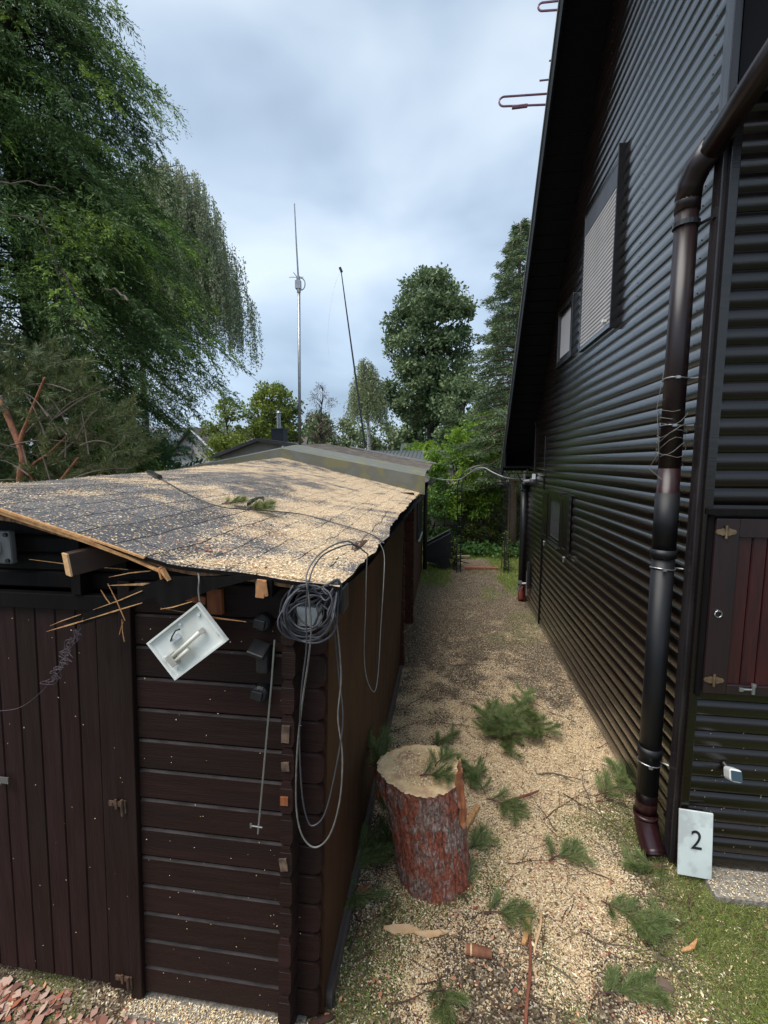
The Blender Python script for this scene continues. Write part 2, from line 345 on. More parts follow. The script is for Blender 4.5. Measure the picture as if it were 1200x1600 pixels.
# exposed-aggregate strips
a = MB(); a.bb((1.50, 2.46, -.02), (5, 2.70, .035)); tag(a.build('pavement', M['concrete']), kind='structure')
a = MB(); a.bb((-1.34, 1.545, -.03), (-.56, 1.72, .024)); tag(a.build('concrete_footing', M['concrete']), kind='structure')

# flakes, litter and grass lying on the ground (uncountable)
def scatter(n, x0, x1, y0, y1, dens, zf, l0, l1, wr, tilt, bias=1.0):
    xs = rng.uniform(x0, x1, n); ys = y0+(y1-y0)*rng.uniform(0, 1, n)**bias; r = rng.uniform(0, 1, n)
    k = [i for i in range(n) if r[i] < dens(xs[i], ys[i])]
    p = np.array([(xs[i], ys[i], zf(xs[i], ys[i])) for i in k])
    th = rng.uniform(0, 2*math.pi, len(k)); tz = rng.uniform(-tilt*.3, tilt, len(k))
    d = unit(np.stack([np.cos(th), np.sin(th), tz], 1)); ln = l0+(l1-l0)*rng.uniform(0, 1, len(k))**1.9
    up = unit(np.stack([rng.normal(0, tilt, len(k)), rng.normal(0, tilt, len(k)), np.ones(len(k))], 1))
    p[:, 2] += .002+np.abs(rng.normal(0, .004, len(k)))
    return rhomb(p, d, ln, ln*wr*rng.uniform(.6, 1.3, len(k)), up, bend=.08)
free = lambda x, y: not (x < -.50 and 1.62 < y < 10.2) and not (x > 1.38 and y > 2.66) and not (x > 1.45 and y > 2.46)
V = scatter(250000, -2.2, 1.9, 1.25, 7.2, lambda x, y: (chip_d(x, y)**1.5*(.85 if y < 5 else .6)) if free(x, y) else 0, ground_z, .0045, .0175, .5, .4, 1.5)
V = np.concatenate([V, scatter(5200, -1.2, 1.4, 1.25, 6.5, lambda x, y: (.15+.6*chip_d(x, y)) if free(x, y) else 0, ground_z, .014, .034, .35, .5, 1.3)])
tag(qmesh('wood_chips', V, M['chips']), 'pale sawdust and wood flakes strewn over the ground of the passage', 'wood chips', kind='stuff')
V = scatter(5200, -1.36, -.54, 1.545, 1.615, lambda x, y: .42, lambda x, y: .025, .005, .014, .5, .3)
tag(qmesh('footing_sawdust', V, M['chips']), 'sawdust lying on the concrete footing at the shed front', 'sawdust', kind='stuff')
V = scatter(5000, 1.5, 2.3, 2.46, 2.64, lambda x, y: .3, lambda x, y: .036, .005, .014, .5, .3)
tag(qmesh('apron_sawdust', V, M['chips']), 'sawdust lying on the concrete strip at the house base', 'sawdust', kind='stuff')
V = scatter(42000, -2.0, 1.9, 1.25, 10.5, lambda x, y: (.55-.35*chip_d(x, y)+.25*sm(5, 8, y)) if free(x, y) else 0, ground_z, .010, .030, .6, .5, 1.3)
tag(qmesh('leaf_litter', V, M['litter']), 'brown leaf litter and bark crumbs covering the far half of the path', 'leaf litter', kind='stuff')
V = scatter(2600, -2.2, 1.0, 1.25, 2.6, lambda x, y: (.45+.5*nz(x, y, 3.4, 17) if y > 1.6 else .3+.9*nz(x, y, 3, 12)) if free(x, y) else 0, ground_z, .012, .034, .6, .6)
tag(qmesh('bark_crumbs', V, M['chips_pink']), 'pinkish bark crumbs sprinkled among the sawdust in the foreground', 'bark crumbs', kind='stuff')
def blades(n, x0, x1, y0, y1, dens, zf, h0, h1, w, lean=.5):
    xs = rng.uniform(x0, x1, n); ys = rng.uniform(y0, y1, n); r = rng.uniform(0, 1, n)
    k = [i for i in range(n) if r[i] < dens(xs[i], ys[i])]
    p = np.array([(xs[i], ys[i], zf(xs[i], ys[i])) for i in k])
    d = unit(np.stack([rng.normal(0, lean, len(k)), rng.normal(0, lean, len(k)), np.ones(len(k))], 1))
    return rhomb(p, d, rng.uniform(h0, h1, len(k)), w, bend=.2)
gd = lambda x, y: grass_d(x, y)**1.5 if free(x, y) else 0
V = np.concatenate([blades(46000, .7, 2.1, 1.3, 3.0, gd, ground_z, .012, .045, .0028, .9),
                    blades(9000, -.5, .7, 1.3, 2.6, lambda x, y: gd(x, y)*.6, ground_z, .01, .035, .0028, .9)])
tag(qmesh('grass', V, M['mossgrass']), 'short mossy grass growing along the house side of the passage', 'grass', kind='stuff')
V = blades(30000, -1.2, 3.4, 7.8, 13.6, lambda x, y: grass_d(x, y) if not (x < -.45 and y < 10.2) and not (x > 1.36 and y < 8.1) else 0, ground_z, .03, .09, .009, .6)
tag(qmesh('grass', V, M['grassblade']), 'longer green grass around the rose arch at the far end', 'grass', kind='stuff')
pc = [(-2.1, -1.0), (-1.75, -.2)]
def redd(x, y): return (max(0, .5+1.6*nz(x, y, 4, 8))*sm(1.66, 1.5, y)) if x < -.6 else 0
V = scatter(3600, -2.2, -.5, 1.25, 1.60, redd, lambda x, y: ground_z(x, y)+.004, .010, .065, .7, .25)
tag(qmesh('bark_flakes', V, M['barkflake']), 'large reddish bark flakes in front of the shed door', 'bark flakes', kind='stuff')
V = blades(500, -1.9, -.7, 1.35, 1.55, lambda x, y: max(0, nz(x, y, 7, 3)*2), ground_z, .02, .06, .004, .5)
tag(qmesh('grass', V, M['grassblade']), 'thin tufts of grass at the foot of the shed front', 'grass', kind='stuff')

# ------------------------------------------------------------------ the near shed
LEAN = .035
shed = empty('garden_shed', (-1.6, 1.62, 0), 'dark brown log shed with a sagging sawdust-covered shingle roof', 'shed')
def log_row(mb, x0, x1, yf, z0, z1, th=.07, ch=.0085, face=0, edge=1, round_end=True):
    """a horizontal log whose front face looks towards -Y"""
    p = [(yf, z0+ch), (yf, z1-ch), (yf+ch, z1), (yf+th, z1), (yf+th, z0), (yf+ch, z0)]
    n = len(p)
    xe = x1
    mb.add([(x0, a_, b_) for a_, b_ in p]+[(xe, a_, b_) for a_, b_ in p],
           [(0, 1, n+1, n)], face)
    mb.add([(x0, a_, b_) for a_, b_ in p]+[(xe, a_, b_) for a_, b_ in p],
           [(1, 2, n+2, n+1)], edge)
    mb.add([(x0, a_, b_) for a_, b_ in p]+[(xe, a_, b_) for a_, b_ in p],
           [(5, 0, n, n+5), (2, 3, n+3, n+2), (3, 4, n+4, n+3), (4, 5, n+5, n+4), tuple(range(n))[::-1], tuple(range(n, 2*n))], face)
PITCHZ = .1345
mb = MB()
for i in range(14):
    z0 = .045+i*PITCHZ; z1 = z0+PITCHZ-.004
    log_row(mb, -1.295, -.655, 1.62, z0, z1)
front = mb.shear(LEAN).build('front_log_wall', [M['shedlog'], M['bevel']], shed)
mb = MB()      # rounded log ends that stick out past the corner
for i in range(14):
    z0 = .045+i*PITCHZ; z1 = z0+PITCHZ-.006; x0, x1 = -.618, -.507; c = .026
    poly = [(x0, z0), (x1-c, z0), (x1-.007, z0+.009), (x1, z0+c), (x1, z1-c), (x1-.007, z1-.009), (x1-c, z1), (x0, z1)]
    mb.prism([(x, 1.632, z) for x, z in poly], (0, .07, 0), 0)
    mb.quad((x0, 1.631, z1-.010), (x1-c, 1.631, z1-.010), (x1-c, 1.640, z1+.0015), (x0, 1.640, z1+.0015), 1)
mb.shear(LEAN).build('front_log_end', [M['shedlog'], M['bevel']], shed)
mb = MB()      # side wall logs, their ends stand out of the front
for i in range(14):
    z0 = -.02+i*PITCHZ; z1 = z0+PITCHZ-.007; x0, x1 = -.652, -.600; c = .016; y0 = 1.545+random.uniform(-.006, .006)
    poly = [(x0+c*.5, z0), (x1-c*.5, z0), (x1, z0+c), (x1, z1-c*1.6), (x1-c*.6, z1), (x0+c*.6, z1), (x0, z1-c*1.6), (x0, z0+c)]
    mi = 0
    mb.prism([(x, y0, z) for x, z in poly], (0, 5.65, 0), mi)
    # bevelled top of each end, in the paler edge colour
    mb.quad((x0+.004, y0-.001, z1-.026), (x1-.004, y0-.001, z1-.026), (x1-c*.6, y0+.013, z1+.001), (x0+c*.6, y0+.013, z1+.001), 1)
    if i in (6, 8, 9, 10): mb.box((x0+.02, y0-.003, z0+.055), (.030, .008, random.uniform(.03, .07)), (0, random.uniform(-.2, .2), 0), 3 if i != 8 else 2)
mb.shear(LEAN).build('side_log_wall', [M['shedlog'], M['bevel'], M['orangewood'], mat('split_grey_wood', (.16, .10, .065), .8, (.05, .03, .02), 30)], shed)
# long brown board cladding the passage side
mb = MB(); mb.add([(-.492, 1.665, .02), (-.492, 4.88, .02), (-.505, 4.88, 1.90), (-.505, 1.665, 1.97), (-.56, 1.665, .02), (-.56, 4.88, .02), (-.56, 4.88, 1.90), (-.56, 1.665, 1.97)],
   [(0, 1, 2, 3), (4, 7, 6, 5), (0, 3, 7, 4), (1, 5, 6, 2), (3, 2, 6, 7), (0, 4, 5, 1)])
mb.shear(LEAN).build('side_panel', M['panel'], shed)
mb = MB(); mb.bb((-.490, 1.70, .0), (-.462, 4.95, .085)); mb.build('plinth_board', mat('wet_grey_plank', (.10, .08, .07), .6, (.05, .04, .035), 7, (6, .6, 6)), shed)
for yy, xo, nn, zz in ((5.06, -.452, 14, .02), (6.25, -.430, 14, .10)):   # cross-wall log ends towards the passage
    mb = MB()
    for i in range(nn):
        z0 = zz+i*.134; z1 = z0+.128; x0, x1 = -.64, xo+random.uniform(-.004, .004); c = .022
        poly = [(x0, z0), (x1-c, z0), (x1-.006, z0+.008), (x1, z0+c), (x1, z1-c), (x1-.006, z1-.008), (x1-c, z1), (x0, z1)]
        mb.prism([(x, yy, z) for x, z in poly], (0, .07, 0))
    mb.build('cross_wall_log_end', M['redlog'], shed)
# frame, door and lintel
mb = MB(); mb.bb((-1.352, 1.598, .03), (-1.298, 1.66, 1.93)); mb.shear(LEAN).build('door_post', M['shedtrim'], shed, bevel=.004)
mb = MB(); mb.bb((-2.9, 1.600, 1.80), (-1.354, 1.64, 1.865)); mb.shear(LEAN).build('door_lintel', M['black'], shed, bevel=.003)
door = MB(); 
x = -1.470
for k in range(11):
    w_ = .0945; zt = 1.797
    p = [(x, 1.632), (x-.005, 1.624), (x-w_+.005, 1.624), (x-w_, 1.632), (x-w_, 1.66), (x, 1.66)]
    door.prism([(a_, b_, .055) for a_, b_ in p], (0, 0, zt-.055)); x -= w_
drp = door.shear(LEAN).build('door', M['shedtrim'], shed)
mb = MB(); mb.bb((-1.463, 1.612, .05), (-1.356, 1.65, 1.797)); mb.shear(LEAN).build('door_stile', M['shedtrim'], drp, bevel=.004)
for z_, px_ in ((.115, 0), (.96, 1)):
    mb = MB(); xh = -1.355+LEAN*z_; mb.tube([(xh, 1.588, z_-.035), (xh, 1.588, z_+.035)], .006, 8)
    mb.bb((xh-.075, 1.605, z_-.012), (xh, 1.611, z_+.010)); mb.bb((xh-.045, 1.601, z_-.022), (xh-.035, 1.606, z_+.022)); mb.bb((xh, 1.592, z_-.028), (xh+.014, 1.598, z_+.028))
    mb.tube([(xh-.06, 1.600, z_), (xh-.06, 1.604, z_)], .005, 8)
    mb.build('hinge', M['rust'], drp)
hp = at(6, 1220, 1, 1.6); mb = MB(); mb.bb((hp.x-.05, 1.60, hp.z-.014), (hp.x+.02, 1.606, hp.z+.014)); mb.tube([(hp.x-.03, 1.605, hp.z), (hp.x-.03, 1.575, hp.z+.005), (hp.x+.02, 1.57, hp.z+.008)], .006, 8)
mb.build('door_handle', M['steel'], drp)
# gable boards above the door, overhang shade put into their black colour
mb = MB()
for i in range(4):
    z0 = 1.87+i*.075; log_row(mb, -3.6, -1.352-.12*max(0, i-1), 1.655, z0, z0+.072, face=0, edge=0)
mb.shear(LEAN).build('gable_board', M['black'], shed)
mb = MB()
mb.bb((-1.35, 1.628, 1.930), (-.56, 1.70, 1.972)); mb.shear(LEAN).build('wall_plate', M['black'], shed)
mb = MB(); mb.bb((-1.546, 1.59, 1.87), (-1.505, 1.66, 2.12)); mb.shear(LEAN).build('gable_post', M['black'], shed)
# other walls
mb = MB(); mb.bb((-4.62, 1.66, 0), (-4.55, 7.25, 1.85)); mb.build('log_wall', M['shedlog'], shed); mb = MB(); mb.bb((-4.54, 7.18, 0), (-.6, 7.25, 1.86)); mb.build('log_wall', M['shedlog'], shed); mb = MB(); mb.bb((-4.55, 1.63, 0), (-2.52, 1.69, 1.92)); mb.build('log_wall', M['shedlog'], shed)

# roof
def F_front(x):
    K = [(-5, 1.86), (-3.8, 2.08), (-2.6, 2.262), (-2.1, 2.265), (-1.62, 2.208), (-1.385, 2.150), (-1.11, 2.075), (-.97, 2.038), (-.64, 2.026), (-.42, 2.012), (-.30, 1.99)]
    for (a_, za), (b_, zb) in zip(K, K[1:]):
        if x <= b_: t = max(0, (x-a_)/(b_-a_)); return za+(zb-za)*t
    return K[-1][1]
def F_back(x): return 1.9+.245*(-.4-x) if x > -2.7 else 1.9+.245*(-.4+5.4+x)
def roof_z(x, y):
    t = min(1, max(0, (y-1.47)/5.8)); k = t**1.5
    s = F_front(x)*(1-k)+F_back(x)*k
    s -= .05*math.exp(-((y-2.4)/1.1)**2-((x+.42)/.35)**2)
    return s+.010*nz(x, y, 1.6, 31)+.005*nz(x, y, 5, 3)
def roof_saw(x, y):
    d = .50+.55*sm(-1.6, -.6, x+.10*(y-1.5))+.25*sm(3, 6, y)
    d -= .75*math.exp(-((x+1.25)/.40)**2-((y-1.75)/.33)**2)
    d -= .30*math.exp(-((x+1.0)/.35)**2-((y-2.3)/.3)**2)
    d -= .45*math.exp(-((x+.85)/.16)**2-((y-1.95)/.10)**2)
    d += .45*math.exp(-((x+.75)/.35)**2-((y-1.56)/.10)**2)
    d += .15*sm(-1.9, -2.6, x)-.22*sm(-1.0, -1.5, x)*sm(3.6, 2.2, y)
    d += .75*nz(x, y, 1.5, 40)+.75*nz(x, y, 4.5, 41)+.6*nz(x, y, 12, 42)-.24
    return min(1, max(.14, d))
def shingle_material():
    m = bpy.data.materials.new('grey_shingles_with_sawdust'); m.use_nodes = True; t = m.node_tree; b = t.nodes['Principled BSDF']; l = t.links.new
    b.inputs['Roughness'].default_value = .85; b.inputs['Specular IOR Level'].default_value = .25
    tcn = N(t, 'ShaderNodeTexCoord'); sp = N(t, 'ShaderNodeSeparateXYZ'); cb = N(t, 'ShaderNodeCombineXYZ')
    wv = N(t, 'ShaderNodeTexNoise'); wv.inputs['Scale'].default_value = 3; l(tcn.outputs['Object'], wv.inputs[0])
    vm = N(t, 'ShaderNodeVectorMath', operation='MULTIPLY_ADD'); l(wv.outputs['Color'], vm.inputs[0]); vm.inputs[1].default_value = (.06, .06, 0); l(tcn.outputs['Object'], vm.inputs[2])
    l(vm.outputs[0], sp.inputs[0]); l(sp.outputs[1], cb.inputs[0]); l(sp.outputs[0], cb.inputs[1])
    br = N(t, 'ShaderNodeTexBrick'); l(cb.outputs[0], br.inputs['Vector']); br.inputs['Scale'].default_value = 1
    br.inputs['Brick Width'].default_value = .30; br.inputs['Row Height'].default_value = .145; br.inputs['Mortar Size'].default_value = .004; br.inputs['Mortar Smooth'].default_value = .4
    br.inputs['Color1'].default_value = (.115, .115, .12, 1); br.inputs['Color2'].default_value = (.07, .07, .075, 1); br.inputs['Mortar'].default_value = (.022, .022, .024, 1)
    gr = N(t, 'ShaderNodeTexNoise'); gr.inputs['Scale'].default_value = 160; gr.inputs['Detail'].default_value = 4; l(tcn.outputs['Object'], gr.inputs[0])
    rr = N(t, 'ShaderNodeMapRange'); rr.inputs[1].default_value = .35; rr.inputs[2].default_value = .65; rr.inputs[3].default_value = .6; rr.inputs[4].default_value = 1.45; l(gr.outputs[0], rr.inputs[0])
    hv = N(t, 'ShaderNodeHueSaturation'); l(br.outputs[0], hv.inputs['Color']); l(rr.outputs[0], hv.inputs['Value'])
    v = N(t, 'ShaderNodeTexVoronoi'); v.inputs['Scale'].default_value = 170; l(tcn.outputs['Object'], v.inputs['Vector']); sc_ = N(t, 'ShaderNodeSeparateColor'); l(v.outputs['Color'], sc_.inputs[0])
    cr_ = N(t, 'ShaderNodeValToRGB'); cr_.color_ramp.interpolation = 'CONSTANT'; el = cr_.color_ramp.elements
    for i, (p, c) in enumerate([(0, (.60, .47, .31)), (.3, (.70, .58, .41)), (.6, (.46, .33, .20)), (.8, (.30, .20, .12)), (.92, (.45, .2, .12))]):
        x_ = el[i] if i < 2 else el.new(p); x_.position = p; x_.color = (*c, 1)
    l(sc_.outputs[0], cr_.inputs[0])
    at_ = N(t, 'ShaderNodeAttribute', attribute_name='saw'); sb = N(t, 'ShaderNodeMath', operation='SUBTRACT'); l(at_.outputs['Fac'], sb.inputs[0]); l(sc_.outputs[1], sb.inputs[1])
    # joints keep less sawdust than the faces
    ms = N(t, 'ShaderNodeMath', operation='MULTIPLY_ADD'); l(br.outputs['Fac'], ms.inputs[0]); ms.inputs[1].default_value = -.5; l(sb.outputs[0], ms.inputs[2])
    mr = N(t, 'ShaderNodeMapRange'); mr.inputs[1].default_value = .02; mr.inputs[2].default_value = .07; l(ms.outputs[0], mr.inputs[0])
    mx = N(t, 'ShaderNodeMix', data_type='RGBA'); l(mr.outputs[0], mx.inputs[0]); l(hv.outputs[0], mx.inputs[6]); l(cr_.outputs[0], mx.inputs[7]); l(mx.outputs[2], b.inputs['Base Color'])
    bn = N(t, 'ShaderNodeBump'); bn.inputs['Strength'].default_value = .7; bn.inputs['Distance'].default_value = .008
    iv = N(t, 'ShaderNodeMath', operation='MULTIPLY_ADD'); l(br.outputs['Fac'], iv.inputs[0]); iv.inputs[1].default_value = -1; l(gr.outputs[0], iv.inputs[2])
    dv_ = N(t, 'ShaderNodeMath', operation='DIVIDE'); l(sp.outputs[0], dv_.inputs[0]); dv_.inputs[1].default_value = .145; fr = N(t, 'ShaderNodeMath', operation='FRACT'); l(dv_.outputs[0], fr.inputs[0])
    i2 = N(t, 'ShaderNodeMath', operation='MULTIPLY_ADD'); l(fr.outputs[0], i2.inputs[0]); i2.inputs[1].default_value = 1.2; l(iv.outputs[0], i2.inputs[2]); l(i2.outputs[0], bn.inputs['Height']); l(bn.outputs[0], b.inputs['Normal'])
    return m
def eave_x(y): return -.355+.022*nz(0, y, 3.0, 50)+.010*nz(0, y, 14, 51)-.055*sm(1.5, 7.3, y)
nxr, nyr = 96, 118
Vr, sw = [], []
for j in range(nyr):
    y = 1.47+5.83*j/(nyr-1)
    for i in range(nxr):
        u = i/(nxr-1); x = -5.0+(eave_x(y)+5.0)*u**.85
        yy = y+(.012*nz(x, 0, 5, 8) if j == 0 else 0)
        Vr.append((x, yy, roof_z(x, y))); sw.append(roof_saw(x, y))
me = bpy.data.meshes.new('shingles'); ntop = len(Vr)
Vb = [(x, y, z-.014) for x, y, z in Vr]; idx = lambda i, j: j*nxr+i
Fr = [(idx(i, j), idx(i+1, j), idx(i+1, j+1), idx(i, j+1)) for j in range(nyr-1) for i in range(nxr-1)]
Fs = []
for i in range(nxr-1): Fs += [(idx(i, 0), ntop+idx(i, 0), ntop+idx(i+1, 0), idx(i+1, 0)), (idx(i, nyr-1), idx(i+1, nyr-1), ntop+idx(i+1, nyr-1), ntop+idx(i, nyr-1))]
for j in range(nyr-1): Fs += [(idx(nxr-1, j), ntop+idx(nxr-1, j), ntop+idx(nxr-1, j+1), idx(nxr-1, j+1)), (idx(0, j), idx(0, j+1), ntop+idx(0, j+1), ntop+idx(0, j))]
Fb = [tuple(ntop+k for k in f[::-1]) for f in Fr]
sh0 = np.array(shed.location)
me.from_pydata((np.array(Vr+Vb)-sh0).tolist(), [], Fr+Fs+Fb); me.materials.append(shingle_material()); me.materials.append(M['black'])
me.polygons.foreach_set('material_index', [0]*len(Fr)+[1]*(len(Fs)+len(Fb)))
a_ = me.attributes.new('saw', 'FLOAT', 'POINT'); a_.data.foreach_set('value', sw+sw)
roof = bpy.data.objects.new('roof', me); COL.objects.link(roof); roof.parent = shed
# boards below the shingles, raw edge showing along the front
mb = MB(); K = [-5+4.63*i/60 for i in range(61)]
for a_, b_ in zip(K, K[1:]):
    za, zb = roof_z(a_, 1.49)-.020, roof_z(b_, 1.49)-.020; th = .016
    if a_ > -1.45: th = .013
    mb.add([(a_, 1.492, za), (b_, 1.492, zb), (b_, 1.492, zb-th), (a_, 1.492, za-th), (a_, 6.9, F_back(a_)-.04), (b_, 6.9, F_back(b_)-.04)], [(0, 3, 2, 1)], 0)
    mb.add([(a_, 1.492, za-th), (b_, 1.492, zb-th), (b_, 2.2, roof_z(b_, 2.2)-.06), (a_, 2.2, roof_z(a_, 2.2)-.06), (a_, 7.2, F_back(a_)-.05), (b_, 7.2, F_back(b_)-.05)], [(0, 1, 2, 3), (3, 2, 5, 4)], 1)
mb.build('roof_boarding', [mat('split_board_edge', (.36, .19, .085), .8, (.12, .055, .03), 22, (3, 3, 1)), M['black']], roof)
def flat(mb, p, q, w0, w1, th, y, mi=0, yq=None):
    """a flat tapering stick from p to q (x,z pairs) at depth y"""
    P = Vector((p[0], y, p[1])); Q = Vector((q[0], yq if yq is not None else y, q[1])); d = (Q-P).normalized(); s = Vector((0, 1, 0)).cross(d).normalized()
    mb.prism([P-s*w0/2, P+s*w0/2, Q+s*w1/2, Q-s*w1/2], (0, th, 0), mi)
A = lambda px, py, y: (at(px, py, 1, y).x, at(px, py, 1, y).z)
# raw torn batten below the roof edge
mb = MB()
pts = [A(-30, 792, 1.46), A(60, 822, 1.46), A(130, 846, 1.46), A(200, 872, 1.46), A(255, 897, 1.46)]
for (p, q), w0, w1 in zip(zip(pts, pts[1:]), (.011, .011, .010, .009), (.011, .010, .009, .005)): flat(mb, p, q, w0, w1, .02, 1.462)
pts = [A(-30, 786, 1.455), A(90, 826, 1.455), A(170, 852, 1.455), A(225, 872, 1.455)]
for p, q in zip(pts, pts[1:]): flat(mb, p, q, .007, .006, .01, 1.452)
flat(mb, A(250, 890, 1.45), A(262, 908, 1.45), .012, .004, .02, 1.45); flat(mb, A(246, 888, 1.45), A(250, 906, 1.45), .010, .006, .02, 1.455)
mb.build('torn_batten', M['rawwood'], roof)
# broken bargeboard hanging below
bb = MB()
p1 = [A(100, 972, 1.47), A(160, 947, 1.47), A(215, 918, 1.47), A(262, 902, 1.47), A(330, 902, 1.47), A(400, 898, 1.47), A(405, 903, 1.47), A(330, 922, 1.47), A(255, 953, 1.47), A(240, 932, 1.47), A(180, 958, 1.47), A(130, 976, 1.47)]
bb.prism([(x, 1.47, z) for x, z in p1], (0, .022, 0)); brb = bb.build('broken_bargeboard', M['black'], roof)
mb = MB()
for p, q, w0, w1, yy in [((72, 987), (130, 970), .003, .009, 1.462), ((130, 970), (222, 942), .009, .004, 1.462), ((78, 978), (126, 960), .003, .005, 1.466), ((145, 953), (222, 923), .004, .007, 1.464),
                         ((168, 915), (265, 912), .003, .016, 1.50), ((170, 902), (235, 892), .004, .006, 1.48), 
                         ((45, 874), (200, 890), .005, .006, 1.57), ((168, 912), (195, 970), .004, .004, 1.455), ((157, 922), (172, 944), .004, .002, 1.45),
                         ((190, 968), (194, 1003), .002, .003, 1.45), ((250, 952), (300, 940), .006, .003, 1.462), ((250, 950), (384, 972), .004, .004, 1.50), ((300, 958), (384, 972), .006, .002, 1.50), ((192, 972), (186, 992), .002, .001, 1.45)]:
    a_, b_ = A(*p, yy), A(*q, yy); wm = max(w0, w1)*.55; f_ = random.uniform(.35, .65); c_ = (a_[0]+(b_[0]-a_[0])*f_+random.uniform(-.003, .003), a_[1]+(b_[1]-a_[1])*f_+random.uniform(-.005, .005))
    flat(mb, a_, c_, .0008, wm, .003, yy); flat(mb, c_, b_, wm, w1*.3+.0006, .003, yy)
mb.build('splinter', M['rawwood'], brb)
mb = MB(); c0 = at(106, 882, 1, 1.44); d = Vector((.16, .30, .035)).normalized()
rt = d.to_track_quat('Y', 'Z').to_matrix()
mb.box(c0+d*.14, (.046, .28, .084), rt, 0); pu = mb.build('snapped_purlin', mat('stained_purlin', (.05, .022, .012), .6, (.016, .009, .007), 8, bump=.3), roof, bevel=.003)
mb = MB(); mb.box(c0-d*.002, (.0455, .006, .083), rt, 0); mb.build('cut_end', M['cutwood'], pu)
mb = MB(); c1 = at(413, 908, 1, 1.47); mb.box(c1+Vector((0, .06, -.024)), (.045, .14, .064), (0, 0, .1), 0); pu = mb.build('rafter_end', M['black'], roof)
mb = MB(); mb.box(c1+Vector((-.006, -.018, -.022)), (.030, .012, .062), (0, .12, .1)); mb.box(c1+Vector((.012, -.020, -.020)), (.012, .014, .052), (0, -.1, .3)); mb.build('split_face', mat('split_pine', (.52, .27, .11), .75, (.30, .12, .05), 14, bump=.5), pu)
mb = MB(); p = at(335, 940, 1, 1.60); mb.box((p.x, 1.608, p.z), (.06, .02, .10)); mb.box((p.x-.08, 1.606, p.z+.008), (.09, .02, .03), (0, .15, 0)); mb.build('patch_board', M['orangewood'], shed)
# flakes on the roof
V = scatter(210000, -4.0, -.37, 1.49, 7.2, lambda x, y: .02+.85*roof_saw(x, y)**2.2 if x > -3.1 else .25, lambda x, y: roof_z(x, y), .003, .012, .55, .35, 1.8)
tag(qmesh('roof_sawdust', V, M['chips']), 'sawdust and chips lying on the shingles of the sagging shed roof', 'sawdust', kind='stuff')
V = scatter(9000, -2.2, -.4, 1.49, 2.6, lambda x, y: .9*math.exp(-((x+.98)/.12)**2-((y-1.75)/.09)**2)+.9*math.exp(-((x+.72)/.09)**2-((y-1.56)/.05)**2)+.5*math.exp(-((x+.9)/.15)**2-((y-2.25)/.10)**2)+.02, roof_z, .006, .018, .6, .5)
tag(qmesh('roof_bark_crumbs', V, M['chips_pink']), 'pinkish bark crumbs in patches on the near shed roof', 'bark crumbs', kind='stuff')

# ------------------------------------------------------------------ rear shed
rear = empty('rear_shed', (-1.6, 8.7, 0), 'low rear shed with mossy grey sheet flashing behind the log shed', 'shed')
def r2(x, y):
    s = 2.6-.19*abs(x+2.7) if x > -2.7 else 2.6-.19*abs(x+2.7)
    return s+.2*(max(0, (y-7.3)/2.9))**.6
def sheet(mb, x0, x1, y0, y1, zf, th, nx=10, ny=4, mi=0):
    g_ = [[(x0+(x1-x0)*i/nx, y0+(y1-y0)*j/ny) for i in range(nx+1)] for j in range(ny+1)]
    for k, dz in ((0, 0), (1, -th)):
        vs = [(x, y, zf(x, y)+dz) for row in g_ for x, y in row]; n = nx+1
        mb.add(vs, [(j*n+i, j*n+i+1, (j+1)*n+i+1, (j+1)*n+i) for j in range(ny) for i in range(nx)], mi)
    for (xa, ya, xb, yb) in [(g_[0][i][0], y0, g_[0][i+1][0], y0) for i in range(nx)]+[(g_[0][i][0], y1, g_[0][i+1][0], y1) for i in range(nx)]+[(xx, g_[j][0][1], xx, g_[j+1][0][1]) for j in range(ny) for xx in (x0, x1)]:
        mb.quad((xa, ya, zf(xa, ya)), (xb, yb, zf(xb, yb)), (xb, yb, zf(xb, yb)-th), (xa, ya, zf(xa, ya)-th), mi)
for s in (0, 1):
    xs_ = (-2.7, -.33) if s == 0 else (-5.1, -2.7)
    mb = MB(); sheet(mb, xs_[0], xs_[1], 7.30, 8.15, lambda x, y: r2(x, y)+.012, .01); [mb.bb((0,0,0),(0,0,0)) for _ in ()]; K_ = [xs_[0]+(xs_[1]-xs_[0])*i/10 for i in range(11)]
    for a_, b_ in zip(K_, K_[1:]):
        h_ = lambda x: .14+.06*abs(x+2.7)
        mb.prism([(a_, 7.29, r2(a_, 7.3)+.014), (b_, 7.29, r2(b_, 7.3)+.014), (b_, 7.29, r2(b_, 7.3)-h_(b_)), (a_, 7.29, r2(a_, 7.3)-h_(a_))], (0, .008, 0))
    mb.build('flashing', M['grey_metal'], rear)
mb = MB(); sheet(mb, -2.7, -.30, 8.12, 10.25, r2, .05); sheet(mb, -5.1, -2.7, 8.12, 10.25, r2, .05)
mb.build('roof', mat('brown_mossy_felt', (.11, .085, .065), .9, (.065, .055, .045), 9, bump=.4, col3=(.16, .13, .10), s3=5), rear)
mb = MB(); sheet(mb, -2.15, -.22, 10.2, 10.30, lambda x, y: r2(x, 10.2)+.045, .03, ny=1); mb.build('verge_trim', mat('pale_verge_trim', (.40, .38, .36), .6), rear)
mb = MB(); mb.bb((-.56, 7.35, 0), (-.50, 10.1, 2.02)); mb.build('wall', M['redlog'], rear)
mb = MB(); mb.bb((-5, 7.36, 0), (-.57, 7.42, 2.1)); mb.build('wall', M['redlog'], rear); mb = MB(); mb.bb((-5, 10.04, 0), (-.57, 10.1, 2.1)); mb.build('wall', M['redlog'], rear)
